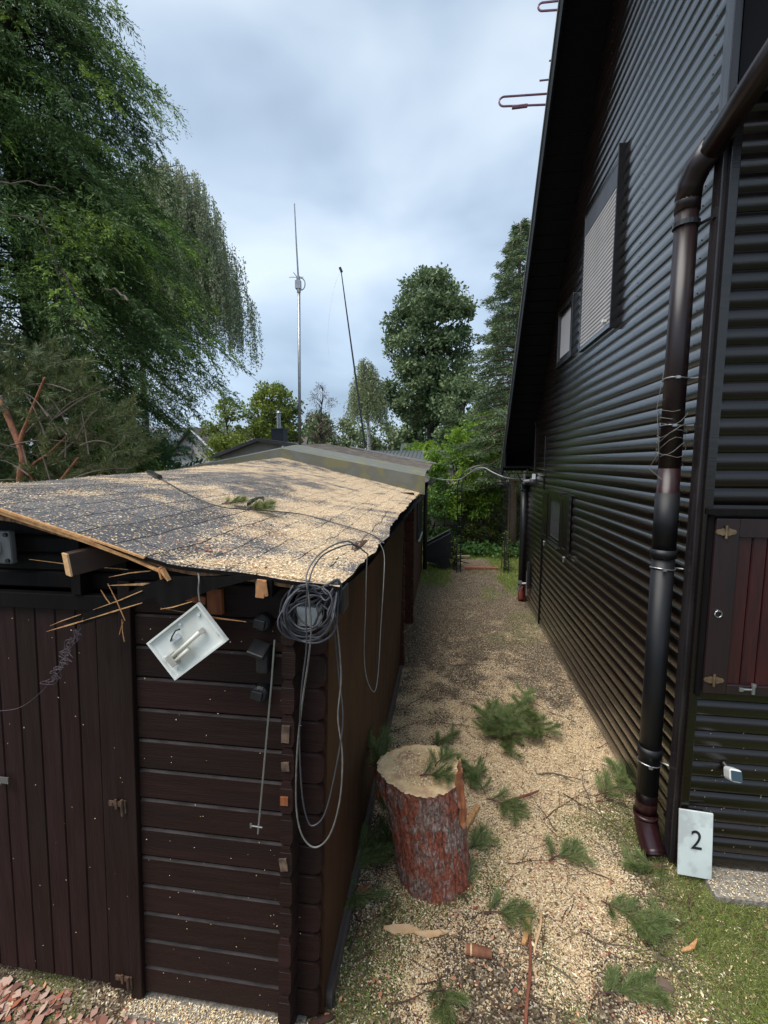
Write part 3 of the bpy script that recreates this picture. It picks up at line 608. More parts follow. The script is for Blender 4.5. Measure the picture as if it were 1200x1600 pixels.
mb = MB(); sheet(mb, -4.95, -2.7, 7.43, 7.47, lambda x, y: r2(x, y)-.02, .5, ny=1); sheet(mb, -2.7, -.58, 7.43, 7.47, lambda x, y: r2(x, y)-.02, .5, ny=1); mb.build('gable', M['redlog'], rear)
# gutter with a torn end
mb = MB()
for k in range(8):
    t0, t1 = math.pi*k/8, math.pi*(k+1)/8; r_ = .055; cx, cz = -.245, 2.06
    q = lambda t, y: (cx-r_*math.cos(t), y, cz-r_*math.sin(t))
    mb.quad(q(t0, 7.5), q(t1, 7.5), q(t1, 10.2), q(t0, 10.2)); 
mb.add([(-.30, 7.5, 2.06)]+[(-.245-.055*math.cos(math.pi*k/8), 7.5, 2.06-.055*math.sin(math.pi*k/8)) for k in range(9)], [tuple(range(1, 10))])
mb.build('gutter', M['plastic'], rear)
mb = MB(); mb.tube([(-.24, 9.55, 2.0), (-.40, 9.6, 1.93), (-.42, 9.6, 1.8), (-.42, 9.6, .1)], .045, 10); mb.build('downpipe', M['plastic'], rear, smooth=True)
mb = MB()
for a3, b3 in [((-.505, 7.95, 1.02), (-.47, 8.02, 1.72)), ((-.505, 8.95, 1.02), (-.47, 9.02, 1.72)), ((-.505, 8.02, 1.65), (-.47, 8.95, 1.72)), ((-.505, 8.02, 1.02), (-.455, 8.95, 1.09)), ((-.505, 8.46, 1.09), (-.475, 8.5, 1.65))]: mb.bb(a3, b3)
wf = mb.build('window', M['plastic'], rear)
mb = MB(); mb.bb((-.500, 8.02, 1.09), (-.485, 8.95, 1.65)); mb.build('pane', M['glass'], wf)
mb = MB(); mb.bb((-.470, 7.96, .985), (-.44, 8.98, 1.012)); mb.build('sill', M['white'], wf)

# ------------------------------------------------------------------ the dark house
HX = 1.38; HY = 2.66; FARY = 8.06
house = empty('wooden_house', (3.5, 5.3, 0), 'tall black-brown wooden house with rounded horizontal siding and a steep roof', 'house')
def rk(y): return 2.40+1.24*(8.0-y)        # rake line
PC = .0925
def arc(z0, n=9, b=.0105):
    return [(b*math.sin(math.pi*(k/n))**.62 if 0 < k < n else 0, z0+PC*k/n) for k in range(n+1)]
mb = MB(); nrow = int(7.7/PC)
RY = 3.8
for i in range(nrow):
    z0 = .06+i*PC; ye = min(FARY, 8.0-(z0+PC-2.40)/1.24+.10)
    if ye < 3.9: break
    y0 = 2.745 if z0 < 6.2 else max(2.745, RY-(7.5-z0)/1.24)
    pr = arc(z0); jit = random.uniform(-.0015, .0015)
    ys = [y0, ye]
    mb.add([(HX-p-jit, y, z) for y in ys for p, z in pr], [(k, k+1, len(pr)+k+1, len(pr)+k) for k in range(len(pr)-1)])
mb.build('side_siding', M['siding'], house, smooth=False)
sd_ = [o for o in COL.objects if o.name.startswith('side_siding')][0]
sd_.data.polygons.foreach_set('use_smooth', [True]*len(sd_.data.polygons))
mb = MB()
for i in range(nrow):
    z0 = .06+i*PC+.03; ye = 8.0-(z0+PC-2.40)/1.24
    for yn in (2.86, 3.72, 4.58, 5.44, 6.30, 7.16, 7.9):
        if yn < ye-.1 and not (3.9 < yn < 6.2 and 3.4 < z0 < 5) and not (5 < yn < 6.6 and 1.2 < z0 < 2.1): yn += random.uniform(-.012, .012); mb.box((HX-.0102, yn, z0), (.003, .006, .006))
nl = mb.build('nail_heads', M['rust'], house); nl['kind'] = 'stuff'
mb = MB()
for i in range(int(4.2/PC)):
    z0 = .04+i*PC; pr = arc(z0, b=.016); jit = random.uniform(-.0015, .0015)
    mb.add([(x, HY-p-jit, z) for x in (1.418, 5.2) for p, z in pr], [(k, k+1, len(pr)+k+1, len(pr)+k) for k in range(len(pr)-1)])
mb.build('front_siding', M['siding_front'], house, smooth=True)
mb = MB()
mb.prism([(HX+.03, 2.69, .05), (HX+.03, FARY, .05), (HX+.03, FARY, 2.3), (HX+.03, RY, 7.5), (HX+.03, 2.69, 6.2)], (6, 0, 0)); mb.build('wall', M['soffit'], house)
mb = MB(); mb.bb((HX+.03, 2.70, -.05), (7, FARY-.03, .06)); mb.build('foundation', M['concrete'], house)
cbm = mat('worn_corner_board', (.026, .022, .024), .24, (.012, .010, .011), 7, (5, 5, .5), bump=.2, spec=.6)
mb = MB(); mb.bb((HX-.028, 2.663, .03), (HX+.012, 2.745, 6.1)); mb.build('corner_board', cbm, house, bevel=.004)
mb = MB(); mb.bb((HX-.006, 2.632, .03), (HX+.040, 2.662, 4.22)); mb.build('corner_board', M['siding_front'], house, bevel=.004)
mb = MB(); mb.bb((HX-.022, 6.62, .06), (HX, 6.645, 2.2)); mb.build('joint_strip', M['black'], house)
mb = MB(); mb.bb((HX-.022, 8.03, .03), (HX+.02, FARY+.02, 2.3)); mb.build('corner_board', M['siding'], house, bevel=.004)
mb = MB(); mb.tube([(HX-.015, 7.35, 2.25), (HX-.02, 7.33, 2.9), (HX-.02, 7.40, 3.0)], .008, 6); mb.build('cable_run', M['plastic'], house); mb = MB(); mb.tube([(HX-.018, 6.62, 2.2), (HX-.02, 6.60, 2.75)], .006, 6); mb.build('cable_run', M['plastic'], house)
# roof: rake overhang, soffit boards, barge board, near slope
RX = .955; yE, zE = 8.10, 2.38; zR = 7.6
n2 = Vector((0, 1.24, 1)).normalized()
def slab(mb, x0, x1, a, b, off0, off1, nn, mi=0):
    P = [Vector((0, a[0], a[1]))+nn*off0, Vector((0, b[0], b[1]))+nn*off0, Vector((0, b[0], b[1]))+nn*off1, Vector((0, a[0], a[1]))+nn*off1]
    mb.prism([p+Vector((x0, 0, 0)) for p in P], (x1-x0, 0, 0), mi)
eave = (8.10, rk(8.10)); ridge = (RY, rk(RY)); nearE = (2.15, rk(RY)-1.24*(RY-2.15))
mb = MB(); slab(mb, RX+.022, 8, eave, ridge, -.03, .07, n2)
mb.build('roof', M['tile'], house); rf = [o for o in COL.objects if o.name == 'roof.002' or o.name == 'roof.001'][-1]
mb = MB(); nS = 46
for k in range(nS):      # soffit boards
    t0 = k/nS; t1 = (k+.93)/nS
    a_ = (eave[0]+(ridge[0]-eave[0])*t0, eave[1]+(ridge[1]-eave[1])*t0); b_ = (eave[0]+(ridge[0]-eave[0])*t1, eave[1]+(ridge[1]-eave[1])*t1)
    slab(mb, RX+.024, HX+.05, a_, b_, -.055, -.031, n2)
mb.build('soffit', M['soffit'], rf)
mb = MB(); slab(mb, RX, RX+.02, (8.12, rk(8.12)), ridge, -.13, .05, n2); mb.build('bargeboard', M['soffit'], rf)
mb = MB(); slab(mb, RX-.012, RX+.03, (8.13, rk(8.13)), ridge, .051, .078, n2); mb.build('drip_edge', mat('grey_green_drip_edge', (.13, .14, .13), .45, (.09, .10, .09), 8), rf)
mb = MB(); mb.bb((RX+.025, 7.98, rk(8.0)-.09), (HX+.02, 8.10, rk(8.0)-.02)); mb.bb((RX+.025, 7.62, 2.295), (HX-.001, 8.12, 2.318)); mb.bb((RX+.025, 8.08, 2.3), (8, 8.12, 2.46)); mb.prism([(RX+.002, 8.12, 2.30), (RX+.002, 7.7, 2.30), (RX+.002, 7.7, 2.6), (RX+.002, 8.12, 2.3)][:3], (.02, 0, 0))
mb.build('eave_box', M['soffit'], rf)
n3 = Vector((0, -1.24, 1)).normalized()
mb = MB(); slab(mb, RX, 8, nearE, ridge, -.05, .10, n3); mb.build('roof', M['tile'], house)
# lower eave over the front face with its gutter
mb = MB(); mb.bb((HX+.064, 2.16, 4.20), (8, 2.63, 4.26)); mb.bb((HX+.05, 2.12, 4.14), (8, 2.15, 4.34)); mb.build('front_eave', M['soffit'], house)
mb = MB()
for k in range(8):
    t0, t1 = math.pi*k/8, math.pi*(k+1)/8; r_ = .065; q = lambda t, x: (x, 2.05-r_*math.cos(t), 4.30-r_*math.sin(t))
    mb.quad(q(t0, HX+.03), q(t1, HX+.03), q(t1, 8), q(t0, 8))
gut = mb.build('gutter', M['pipe'], house)
# near downpipe
dp = MB(); PXX, PYY = 1.272, 2.82
top = [(PXX, PYY, 2.0), (PXX, PYY, 3.80)]
dp.tube([(PXX, PYY, 2.3), (PXX, PYY, 3.84)], .057, 20)
pipe = dp.build('downpipe', M['pipe'], house, smooth=True)
mb = MB(); mb.tube([(PXX, PYY, 3.80), (PXX, PYY-.015, 3.87), (PXX+.012, PYY-.06, 3.93), (PXX+.04, PYY-.15, 3.985)], .063, 20); mb.tube([(PXX, PYY, 3.74), (PXX, PYY, 3.83)], .062, 20); mb.tube([(PXX+.03, PYY-.13, 3.965), (1.36, 2.40, 4.12), (1.42, 2.05, 4.28)],   .058, 20); mb.build('swan_neck', M['pipe'], pipe, smooth=True)
mb = MB(); mb.tube([(PXX, PYY, 3.66), (PXX, PYY, 3.685)], .066, 20); mb.tube([(PXX+.06, PYY-.01, 3.67), (HX, PYY-.12, 3.67)], .008, 8); mb.box((HX-.03, 2.70, 3.67), (.012, .03, .05)); mb.build('pipe_bracket', M['plastic'], pipe)
mb = MB(); mb.tube([(PXX, PYY, 1.86), (PXX, PYY, 2.36)], .0575, 20); mb.build('downpipe_section', M['pipe_red'], pipe, smooth=True)
mb = MB(); mb.tube([(PXX, PYY, 1.88), (PXX, PYY, 2.22)], .063, 20); mb.tube([(PXX, PYY, .30), (PXX, PYY, 1.90)], .0605, 20); mb.tube([(PXX, PYY, .60), (PXX, PYY, .66)], .069, 20); mb.tube([(PXX, PYY, 1.84), (PXX, PYY, 1.89)], .070, 20); mb.build('pipe_sleeve', M['pipe_black'], pipe, smooth=True)
for z_ in (2.60, 2.86, 1.78, .56):
    mb = MB(); mb.tube([(PXX+.064*math.cos(a_), PYY+.064*math.sin(a_), z_+.004*math.sin(a_*2)) for a_ in [2*math.pi*k/24 for k in range(25)]], .0035, 6, cap=False); mb.box((PXX-.02, PYY-.072, z_), (.02, .012, .014)); mb.tube([(PXX+.06, PYY, z_), (HX, PYY-.04, z_)], .005, 6); mb.build('pipe_clamp', M['steel'], pipe)
mb = MB()
for q in range(5):
    ph = random.uniform(0, 6); h0 = 2.36+.05*q
    mb.tube([(PXX+(.072+.02*math.sin(3*t+ph)*(t > 3))*math.cos(2*t+ph), PYY+(.072+.02*math.sin(3*t+ph)*(t > 3))*math.sin(2*t+ph), h0+.045*t+.02*math.sin(5*t+q)) for t in [k*.2 for k in range(22)]], .0016, 5)
mb.tube([(PXX-.07, PYY-.02, 2.92), (PXX-.10, PYY-.03, 2.7), (PXX-.075, PYY-.03, 2.45), (PXX-.11, PYY, 2.36), (PXX-.06, PYY-.05, 2.30)], .0016, 5)
mb.build('wire_wrapping', M['cable_pale'], pipe)
mb = MB(); mb.tube([(PXX, PYY, .36), (PXX, PYY, .20)], .0605, 20); mb.tube([(PXX, PYY, .22), (PXX, PYY-.01, .17), (PXX+.005, PYY-.05, .10), (PXX+.012, PYY-.11, .03)], [.066, .067, .066, .064], 20, cap=False)
mb.tube([(PXX, PYY, .195), (PXX, PYY, .215)], .071, 20); mb.tube([(PXX+.0107, PYY-.098, .042), (PXX+.0115, PYY-.106, .035)], .069, 20, cap=False)
mb.build('outlet_elbow', M['pipe_red'], pipe, smooth=True)
# far downpipe and its valves
mb = MB(); fx, fy = 1.33, 7.98; mb.tube([(fx, fy, .25), (fx, fy, 2.15)], .055, 16); mb.tube([(fx, fy, 1.9), (fx, fy, 1.93)], .062, 16); fp = mb.build('downpipe', M['plastic'], house, smooth=True)
mb = MB(); mb.tube([(fx, fy, .26), (fx, fy, .12), (fx-.01, fy-.10, .02)], .056, 14); mb.build('outlet_elbow', mat('rust_red_elbow', (.16, .03, .02), .5), fp, smooth=True)
mb = MB(); mb.tube([(1.34, 7.5, .62), (1.34, 7.5, .22)], .018, 8); mb.tube([(1.34, 7.5, .42), (1.26, 7.55, .40), (1.22, 7.6, .30)], .018, 8); mb.box((1.24, 7.56, .42), (.06, .06, .04)); mb.box((1.22, 7.6, .30), (.05, .05, .05)); mb.build('garden_tap', M['steel'], house)
mb = MB(); mb.bb((HX-.05, 7.42, .35), (HX-.018, 7.50, .78)); mb.build('tap_box', M['plastic'], house)

# windows on the passage side
def window(name, y0, y1, z0, z1, fw, proud, pane_m, pane_name, slats=0, header=0):
    X = HX; fr = MB()
    fr.bb((X-proud, y0-fw, z0-fw), (X+.01, y0, z1+fw)); fr.bb((X-proud, y1, z0-fw), (X+.01, y1+fw, z1+fw))
    fr.bb((X-proud, y0, z1), (X+.01, y1, z1+fw)); fr.bb((X-proud, y0, z0-fw), (X+.01, y1, z0))
    o = fr.build('window', M['siding'], house, bevel=.004)
    if header:
        h = MB(); h.bb((X-proud*.9, y0, z1-header), (X-.01, y1, z1)); h.build('shutter_box', M['cover'], o); z1 -= header
    if slats:
        s = MB(); n = slats; dz = (z1-z0)/n
        for k in range(n):
            a, b = z0+k*dz, z0+(k+1)*dz; pr = [(X-.024, a), (X-.036, a+dz*.18), (X-.036, b-dz*.35), (X-.024, b-dz*.08), (X-.024, b)]
            s.add([(p, y, z) for y in (y0, y1) for p, z in pr], [(j, j+1, 5+j+1, 5+j) for j in range(4)])
        s.build(pane_name, pane_m, o)
        g_ = MB(); g_.bb((X-proud*.8, y0, z0), (X-.02, y0+.028, z1)); g_.build('guide_rail', M['shutter'], o); g_ = MB(); g_.bb((X-proud*.8, y1-.028, z0), (X-.02, y1, z1)); g_.build('guide_rail', M['shutter'], o)
        k_ = MB(); k_.box((X-.05, y0+.12, z0+.04), (.03, .045, .02)); k_.build('shutter_stop', M['white'], o)
    else:
        i_ = MB(); q = .035
        i_.bb((X-.034, y0, z0), (X-.018, y0+q, z1)); i_.bb((X-.034, y1-q, z0), (X-.018, y1, z1)); i_.bb((X-.034, y0+q, z0), (X-.018, y1-q, z0+q)); i_.bb((X-.034, y0+q, z1-q), (X-.018, y1-q, z1)); i_.build('sash', M['siding'], o)
        p = MB(); p.bb((X-.024, y0+q, z0+q), (X-.019, y1-q, z1-q)); p.build(pane_name, pane_m, o)
    return o
w1 = window('big', 4.17, 5.05, 3.56, 4.80, .04, .040, M['shutter'], 'roller_shutter', 30, .17)
mb = MB(); mb.bb((HX-.064, 4.098, 3.49), (HX-.001, 4.114, 4.90)); mb.build('side_screen', M['siding_front'], w1, bevel=.004)
w2 = window('small', 5.42, 5.98, 3.60, 4.15, .06, .05, M['pane_pale'], 'pane')
w3 = window('low', 5.56, 6.12, 1.42, 1.95, .045, .045, M['glass'], 'pane')
mb = MB(); mb.bb((HX-.06, 5.50, 2.0), (HX, 6.2, 2.035)); mb.build('head_board', M['siding'], w3); mb = MB(); mb.bb((HX-.075, 5.52, 1.358), (HX-.02, 6.16, 1.374)); mb.build('sill', M['siding'], w3)
for y0, y1 in ((5.17, 5.50), (6.20, 6.52)):
    mb = MB(); X = HX-.018
    mb.bb((X-.030, y0, 1.35), (X, y0+.05, 2.02)); mb.bb((X-.030, y1-.05, 1.35), (X, y1, 2.02)); mb.bb((X-.030, y0+.05, 1.35), (X, y1-.05, 1.41)); mb.bb((X-.030, y0+.05, 1.96), (X, y1-.05, 2.02))
    yy = y0+.052
    while yy < y1-.06: mb.bb((X-.022, yy, 1.41), (X-.002, min(yy+.050, y1-.051), 1.96)); yy += .056
    sh = mb.build('shutter', M['siding'], w3)
    mb = MB(); mb.tube([(X-.03, y0+.05, 1.33), (X-.055, y0+.05, 1.33)], .012, 8); mb.tube([(X-.045, y0+.05, 1.345), (X-.045, y0+.05, 1.28)], .010, 8); mb.build('bolt', M['steel'], sh)
# hatch in the front face
hz0, hz1, hx0, hx1 = 1.13, 2.10, 1.425, 2.45
mb = MB(); y = HY-.062
mb.bb((hx0, y, hz0), (hx0+.115, HY-.018, hz1)); mb.bb((hx0+.115, y, hz1-.10), (hx1, HY-.018, hz1)); mb.bb((hx0+.115, y, hz0), (hx1, HY-.018, hz0+.055)); mb.bb((hx1, y, hz0), (hx1+.1, HY-.018, hz1))
hf = mb.build('hatch_door', M['hatchframe'], house, bevel=.004)
mb = MB(); mb.bb((hx0-.024, HY-.045, hz0-.03), (hx0-.004, HY+.01, hz1+.02)); mb.bb((hx0-.04, HY-.07, hz1+.021), (hx1+.1, HY+.01, hz1+.05)); mb.build('hatch_frame', M['black'], hf)
mb = MB(); x = hx0+.117
while x < hx1-.02:
    w_ = .074; p = [(x+.002, y+.030), (x+.002, y+.024), (x+.007, y+.017), (x+w_-.007, y+.017), (x+w_-.002, y+.024), (x+w_-.002, y+.030)]
    mb.prism([(a_, b_, hz0+.056) for a_, b_ in p], (0, 0, hz1-.101-hz0-.056)); x += w_
mb.build('hatch_boards', M['hatch'], hf)
for z_ in (2.03, 1.21):
    mb = MB(); c = Vector((hx0+.045, y-.004, z_))
    for sx_ in (-1, 1):
        P = [(0, -.014), (.016, -.020), (.03, -.014), (.044, -.012), (.052, 0), (.044, .012), (.03, .014), (.016, .020), (0, .014)]
        mb.prism([(c.x+sx_*a_, c.y, c.z+b_) for a_, b_ in P], (0, -.004, 0))
    mb.tube([(c.x, c.y-.006, c.z-.034), (c.x, c.y-.006, c.z+.034)], .0065, 10); mb.build('hinge', M['brass'], hf)
mb = MB(); c = Vector((hx0+.037, y-.008, 1.585)); mb.tube([(c.x+.018*math.sin(a_), c.y-.004, c.z-.018*math.cos(a_)) for a_ in [2*math.pi*k/20 for k in range(21)]], .0026, 6, cap=False); mb.tube([(c.x, c.y+.01, c.z+.018), (c.x, c.y-.010, c.z+.018)], .005, 8); mb.build('ring_pull', M['steel'], hf)
c = at(1176, 1078, 1, HY-.06); mb = MB(); mb.tube([(c.x-.05, c.y, c.z), (c.x-.005, c.y, c.z)], .007, 10); mb.tube([(c.x, c.y-.006, c.z-.022), (c.x, c.y-.006, c.z+.022)], .009, 10); mb.box((c.x-.06, c.y+.01, c.z), (.02, .04, .02)); mb.tube([(c.x, c.y-.006, c.z+.02), (c.x, c.y-.006, c.z+.036)], .012, 10); mb.build('latch', M['steel'], house, bevel=.001)

# antenna on the house roof
an = empty('roof_antenna', (1.7, 6.0, rk(6.0)), 'pinkish metal antenna with folded rods reaching past the house roof edge', 'antenna')
am = mat('pinkish_antenna_rod', (.30, .16, .22), .4, (.22, .12, .17), 8, metal=.3)
mb = MB(); mb.tube([(1.7, 6.0, rk(6.0)), (1.7, 6.0, 9.3)], .022, 10); mb.build('mast', M['steel'], an)
def loopz(px0, px1, py0, py1, y, r=.010):
    a, b, c_, d_ = at(px0, py0, 1, y), at(px1, py0+2, 1, y), at(px1, py1-2, 1, y), at(px0, py1, 1, y)
    xr = 1.7
    h = (b.z-c_.z)/2; cc = Vector((b.x, y, (b.z+c_.z)/2))
    return [Vector((xr, y, a.z))]+[cc+Vector((-abs(h)*math.sin(t)*1.1, 0, h*math.cos(t))) for t in [math.pi*k/12 for k in range(13)]]+[Vector((xr, y, d_.z))]
mb = MB(); mb.tube(loopz(860, 788, 149, 168, 6.0), .012, 6); a, b = at(800, 168, 1, 6.0), at(824, 165, 1, 6.0); mb.tube([a, b], .022, 6)
mb.build('folded_rod', am, an); mb = MB(); mb.tube(loopz(880, 848, 2, 19, 6.0), .012, 6); mb.build('folded_rod', am, an)
for px, py in ((843, 126), (858, 95)): a = at(px, py, 1, 6.0); mb = MB(); mb.tube([a, (1.7, 6.0, a.z)], .010, 6); mb.build('straight_rod', am, an)

# small things on and by the house
t = empty('security_camera', at(1145, 1210, 1, 2.565), 'small white security camera with a dark face on the house wall beside the downpipe', 'camera')
c = Vector(t.location); rt = Euler((R(-26), 0, R(-14))).to_matrix()
mb = MB(); mb.box(c, (.058, .12, .066), rt); mb.build('camera_body', M['white'], t, bevel=.014)
mb = MB(); mb.box(c+rt@Vector((0, -.061, 0)), (.050, .006, .050), rt); mb.build('camera_face', M['camglass'], t, bevel=.0025)
mb = MB(); mb.tube([c+rt@Vector((0, .05, 0)), c+Vector((.0, .095, .01))], .012, 10); mb.build('camera_mount', M['plastic'], t)
sg = empty('number_plate', (1.50, 2.64, .04), 'white rectangular plate with a black number 2 leaning against the house base', 'sign')
rt = Euler((R(-6), 0, R(-5))).to_matrix(); c = Vector((1.440, 2.585, .232))
mb = MB(); mb.box(c, (.172, .012, .375), rt); pl = mb.build('plate', M['signwhite'], sg, bevel=.002)
def specks(n, pt, nrm, name, label):
    P = np.array([pt() for _ in range(n)]); d = unit(np.cross(rng.normal(size=(n, 3)), np.array(nrm))); V = rhomb(P, d, rng.uniform(.0025, .008, n), rng.uniform(.002, .005, n), up=np.tile(np.array(nrm, float), (n, 1))); tag(qmesh(name, V, M['chips']), label, 'sawdust', kind='stuff')
def sp_shed():
    z = random.uniform(.08, 1.8); return (random.uniform(-1.9, -.52)+LEAN*z, 1.592, z) if random.random() < .4 else (random.uniform(-1.28, -.67)+LEAN*z, 1.6165, z)
specks(110, sp_shed, (0, -1, 0), 'stuck_flakes', 'tiny pale sawdust specks stuck to the front boards of the log shed')
specks(70, lambda: (random.uniform(1.42, 2.1), HY-.0168, random.triangular(.1, 1.1, .15)), (0, -1, 0), 'stuck_flakes', 'tiny pale specks stuck to the house boards beside the number plate')
specks(60, lambda: (HX-.0142, random.uniform(2.8, 6), random.triangular(.1, 1.5, .2)), (-1, 0, 0), 'stuck_flakes', 'tiny pale specks stuck to the long side wall of the house')
fc = bpy.data.curves.new('numeral', 'FONT'); fc.body = '2'; fc.size = .155; fc.extrude = .0006; fc.align_x = 'CENTER'; fc.align_y = 'CENTER'; fc.offset = .0
tmp = bpy.data.objects.new('numeral', fc); COL.objects.link(tmp); bpy.context.view_layer.update()
dg = bpy.context.evaluated_depsgraph_get(); nm = bpy.data.meshes.new_from_object(tmp.evaluated_get(dg)); bpy.data.objects.remove(tmp)
T = Matrix.Translation(c+rt@Vector((.004, -.0075, .02))-Vector(sg.location)) @ rt.to_4x4() @ Matrix.Rotation(math.pi/2, 4, 'X') @ Matrix.Diagonal((.82, 1, 1, 1))
nm.transform(T); nm.materials.clear(); nm.materials.append(M['ink']); no = bpy.data.objects.new('numeral', nm); COL.objects.link(no); no.parent = sg
# overhead cable and its bracket at the far corner of the house
eb = empty('cable_bracket', (1.33, 7.7, 2.0), 'metal bracket with ribbed insulator and conduit at the far house corner', 'bracket')
mb = MB(); mb.bb((1.0, 7.68, 2.20), (HX, 7.70, 2.215)); mb.bb((1.22, 7.68, 2.02), (HX, 7.70, 2.035)); mb.tube([(1.16, 7.69, 2.2), (1.24, 7.69, 2.06)], .012, 6); mb.build('arm', M['plastic'], eb)
mb = MB()
for k in range(5): mb.tube([(1.27, 7.66, 2.05+k*.03), (1.27, 7.66, 2.066+k*.03)], .028, 12)
mb.tube([(1.27, 7.66, 2.03), (1.27, 7.66, 2.2)], .014, 8); mb.build('insulator', mat('grey_porcelain', (.20, .19, .18), .35), eb)
mb = MB(); mb.tube([(HX, 7.3, 2.10), (1.30, 7.3, 2.10)], .045, 12); mb.tube([(1.30, 7.3, 2.1), (1.22, 7.35, 2.09)], .03, 12); mb.build('conduit_head', mat('grey_conduit', (.16, .16, .165), .5), eb)
mb = MB(); mb.box((1.34, 7.25, 2.17), (.04, .07, .08)); mb.build('junction_cover', M['white'], eb)
def sagline(pts, n=8):
    """smooth Catmull-Rom through points"""
    P = [Vector(p) for p in pts]; P = [P[0]*2-P[1]]+P+[P[-1]*2-P[-2]]; out = []
    for i in range(1, len(P)-2):
        for k in range(n):
            t = k/n; a, b, c_, d_ = P[i-1], P[i], P[i+1], P[i+2]
            out.append(.5*((2*b)+(c_-a)*t+(2*a-5*b+4*c_-d_)*t*t+(3*b-a-3*c_+d_)*t**3))
    out.append(P[-2]); return out
mb = MB(); mb.tube(sagline([(1.25, 7.68, 2.11), at(790, 746, 1, 8.0), at(770, 738, 1, 8.4), at(757, 731, 1, 8.8), at(745, 732, 1, 9.2), at(735, 738, 1, 9.5)]), .010, 6); mb.tube(sagline([at(735, 738, 1, 9.5), at(720, 748, 1, 9.7), at(700, 750, 1, 9.8), (-.25, 9.9, 2.04)]), .008, 6)
tag(mb.build('overhead_cable', mat('light_grey_cable', (.33, .33, .34), .5)), 'light grey cable arching from the house corner over to the rear shed', 'cable')

# ------------------------------------------------------------------ things on the shed front
t = empty('hanging_light', at(312, 940, 1, 1.45), 'open white rectangular light fitting dangling by one wire from the shed eave', 'light')
cn = [at(*p, 1, 1.45) for p in ((233, 1003), (312, 940), (357, 1000), (277, 1060))]
cc = sum(cn, Vector())/4; ux = ((cn[1]-cn[0])+(cn[2]-cn[3])).normalized(); uz = ((cn[1]-cn[2])+(cn[0]-cn[3])).normalized(); uz = (uz-ux*uz.dot(ux)).normalized(); uy = uz.cross(ux)
LW = ((cn[1]-cn[0]).length+(cn[2]-cn[3]).length)/2; LH = ((cn[1]-cn[2]).length+(cn[0]-cn[3]).length)/2
rt = Matrix((ux, uy, uz)).transposed(); fr_ = -1 if (rt@Vector((0, -1, 0))).y < 0 else 1
lp = lambda x, d, z: cc+rt@Vector((x, fr_*d, z))
mb = MB(); mb.box(lp(0, 0, 0), (LW, .006, LH), rt)
for sx_, sz_, w_, h_ in ((-1, 0, .007, LH), (1, 0, .007, LH), (0, -1, LW-.014, .007), (0, 1, LW-.014, .007)): mb.box(lp(sx_*(LW/2-.0035), .009, sz_*(LH/2-.0035)), (w_, .014, h_), rt)
mb.build('tray', M['lampwhite'], t)
mb = MB(); mb.tube([lp(-.07, .024, -.012), lp(.075, .024, -.002)], .008, 10); mb.build('tube_lamp', M['tubeglass'], t, smooth=True); mb = MB(); mb.tube([lp(-.07, .024, -.030), lp(.0, .024, -.025)], .008, 10); mb.build('tube_lamp', M['tubeglass'], t, smooth=True)
ivs = mat('ivory_socket', (.45, .43, .38), .5); mb = MB(); mb.box(lp(-.078, .020, -.020), (.022, .03, .045), rt); mb.build('lamp_socket', ivs, t, bevel=.002); mb = MB(); mb.box(lp(.078, .018, -.002), (.012, .022, .02), rt); mb.build('lamp_socket', ivs, t, bevel=.002)
mb = MB(); mb.box(lp(-.03, .010, .035), (.045, .014, .018), rt); mb.build('terminal_block', M['white'], t)
for x_, z_ in ((-.11, .0), (.10, .05), (-.10, -.05), (.115, -.04), (.02, .065)): mb = MB(); mb.tube([lp(x_, .003, z_), lp(x_, .010, z_)], .006, 10); mb.build('mounting_boss', M['white'], t)
mb = MB(); mb.tube([lp(-.05, .012, .035), lp(-.02, .028, .045), lp(.0, .02, .055), lp(.012, .012, .05)], .003, 6); mb.build('wire_stub', M['ink'], t)
mb = MB(); tpw = at(308, 884, 1, 1.50); mb.tube(sagline([tpw, at(311, 905, 1, 1.46), at(310, 922, 1, 1.455), cn[1]]), .0028, 6); mb.build('wire', M['cable_pale'], t)
# bulkhead lamp above the door
c = at(4, 854, 1, 1.60); t = empty('bulkhead_lamp', c, 'grey square bulkhead lamp with a glass dome above the shed door', 'lamp')
mb = MB(); mb.box((c.x-.02, 1.595, c.z), (.155, .03, .135)); mb.build('housing', mat('grey_lamp_housing', (.16, .165, .17), .45, (.11, .115, .12), 8), t, bevel=.008)
mb = MB()
for sx_ in (-.083, .043):
    for sz_ in (-.053, .053): mb = MB(); mb.tube([(c.x+sx_, 1.580, c.z+sz_), (c.x+sx_, 1.572, c.z+sz_)], .009, 8); mb.build('screw', M['plastic'], t)
mb = MB(); n = 16
for k in range(5):
    a0, a1 = math.pi/2*k/5, math.pi/2*(k+1)/5
    for j in range(n):
        q = lambda a, b: (c.x-.025+.042*math.cos(a)*math.cos(b), 1.578-.045*math.sin(a), c.z+.042*math.cos(a)*math.sin(b)); b0, b1 = 2*math.pi*j/n, 2*math.pi*(j+1)/n
        mb.quad(q(a0, b0), q(a0, b1), q(a1, b1), q(a1, b0))
mb.build('glass_dome', mat('milky_lamp_glass', (.42, .41, .36), .15, (.35, .34, .3), 6), t, smooth=True)
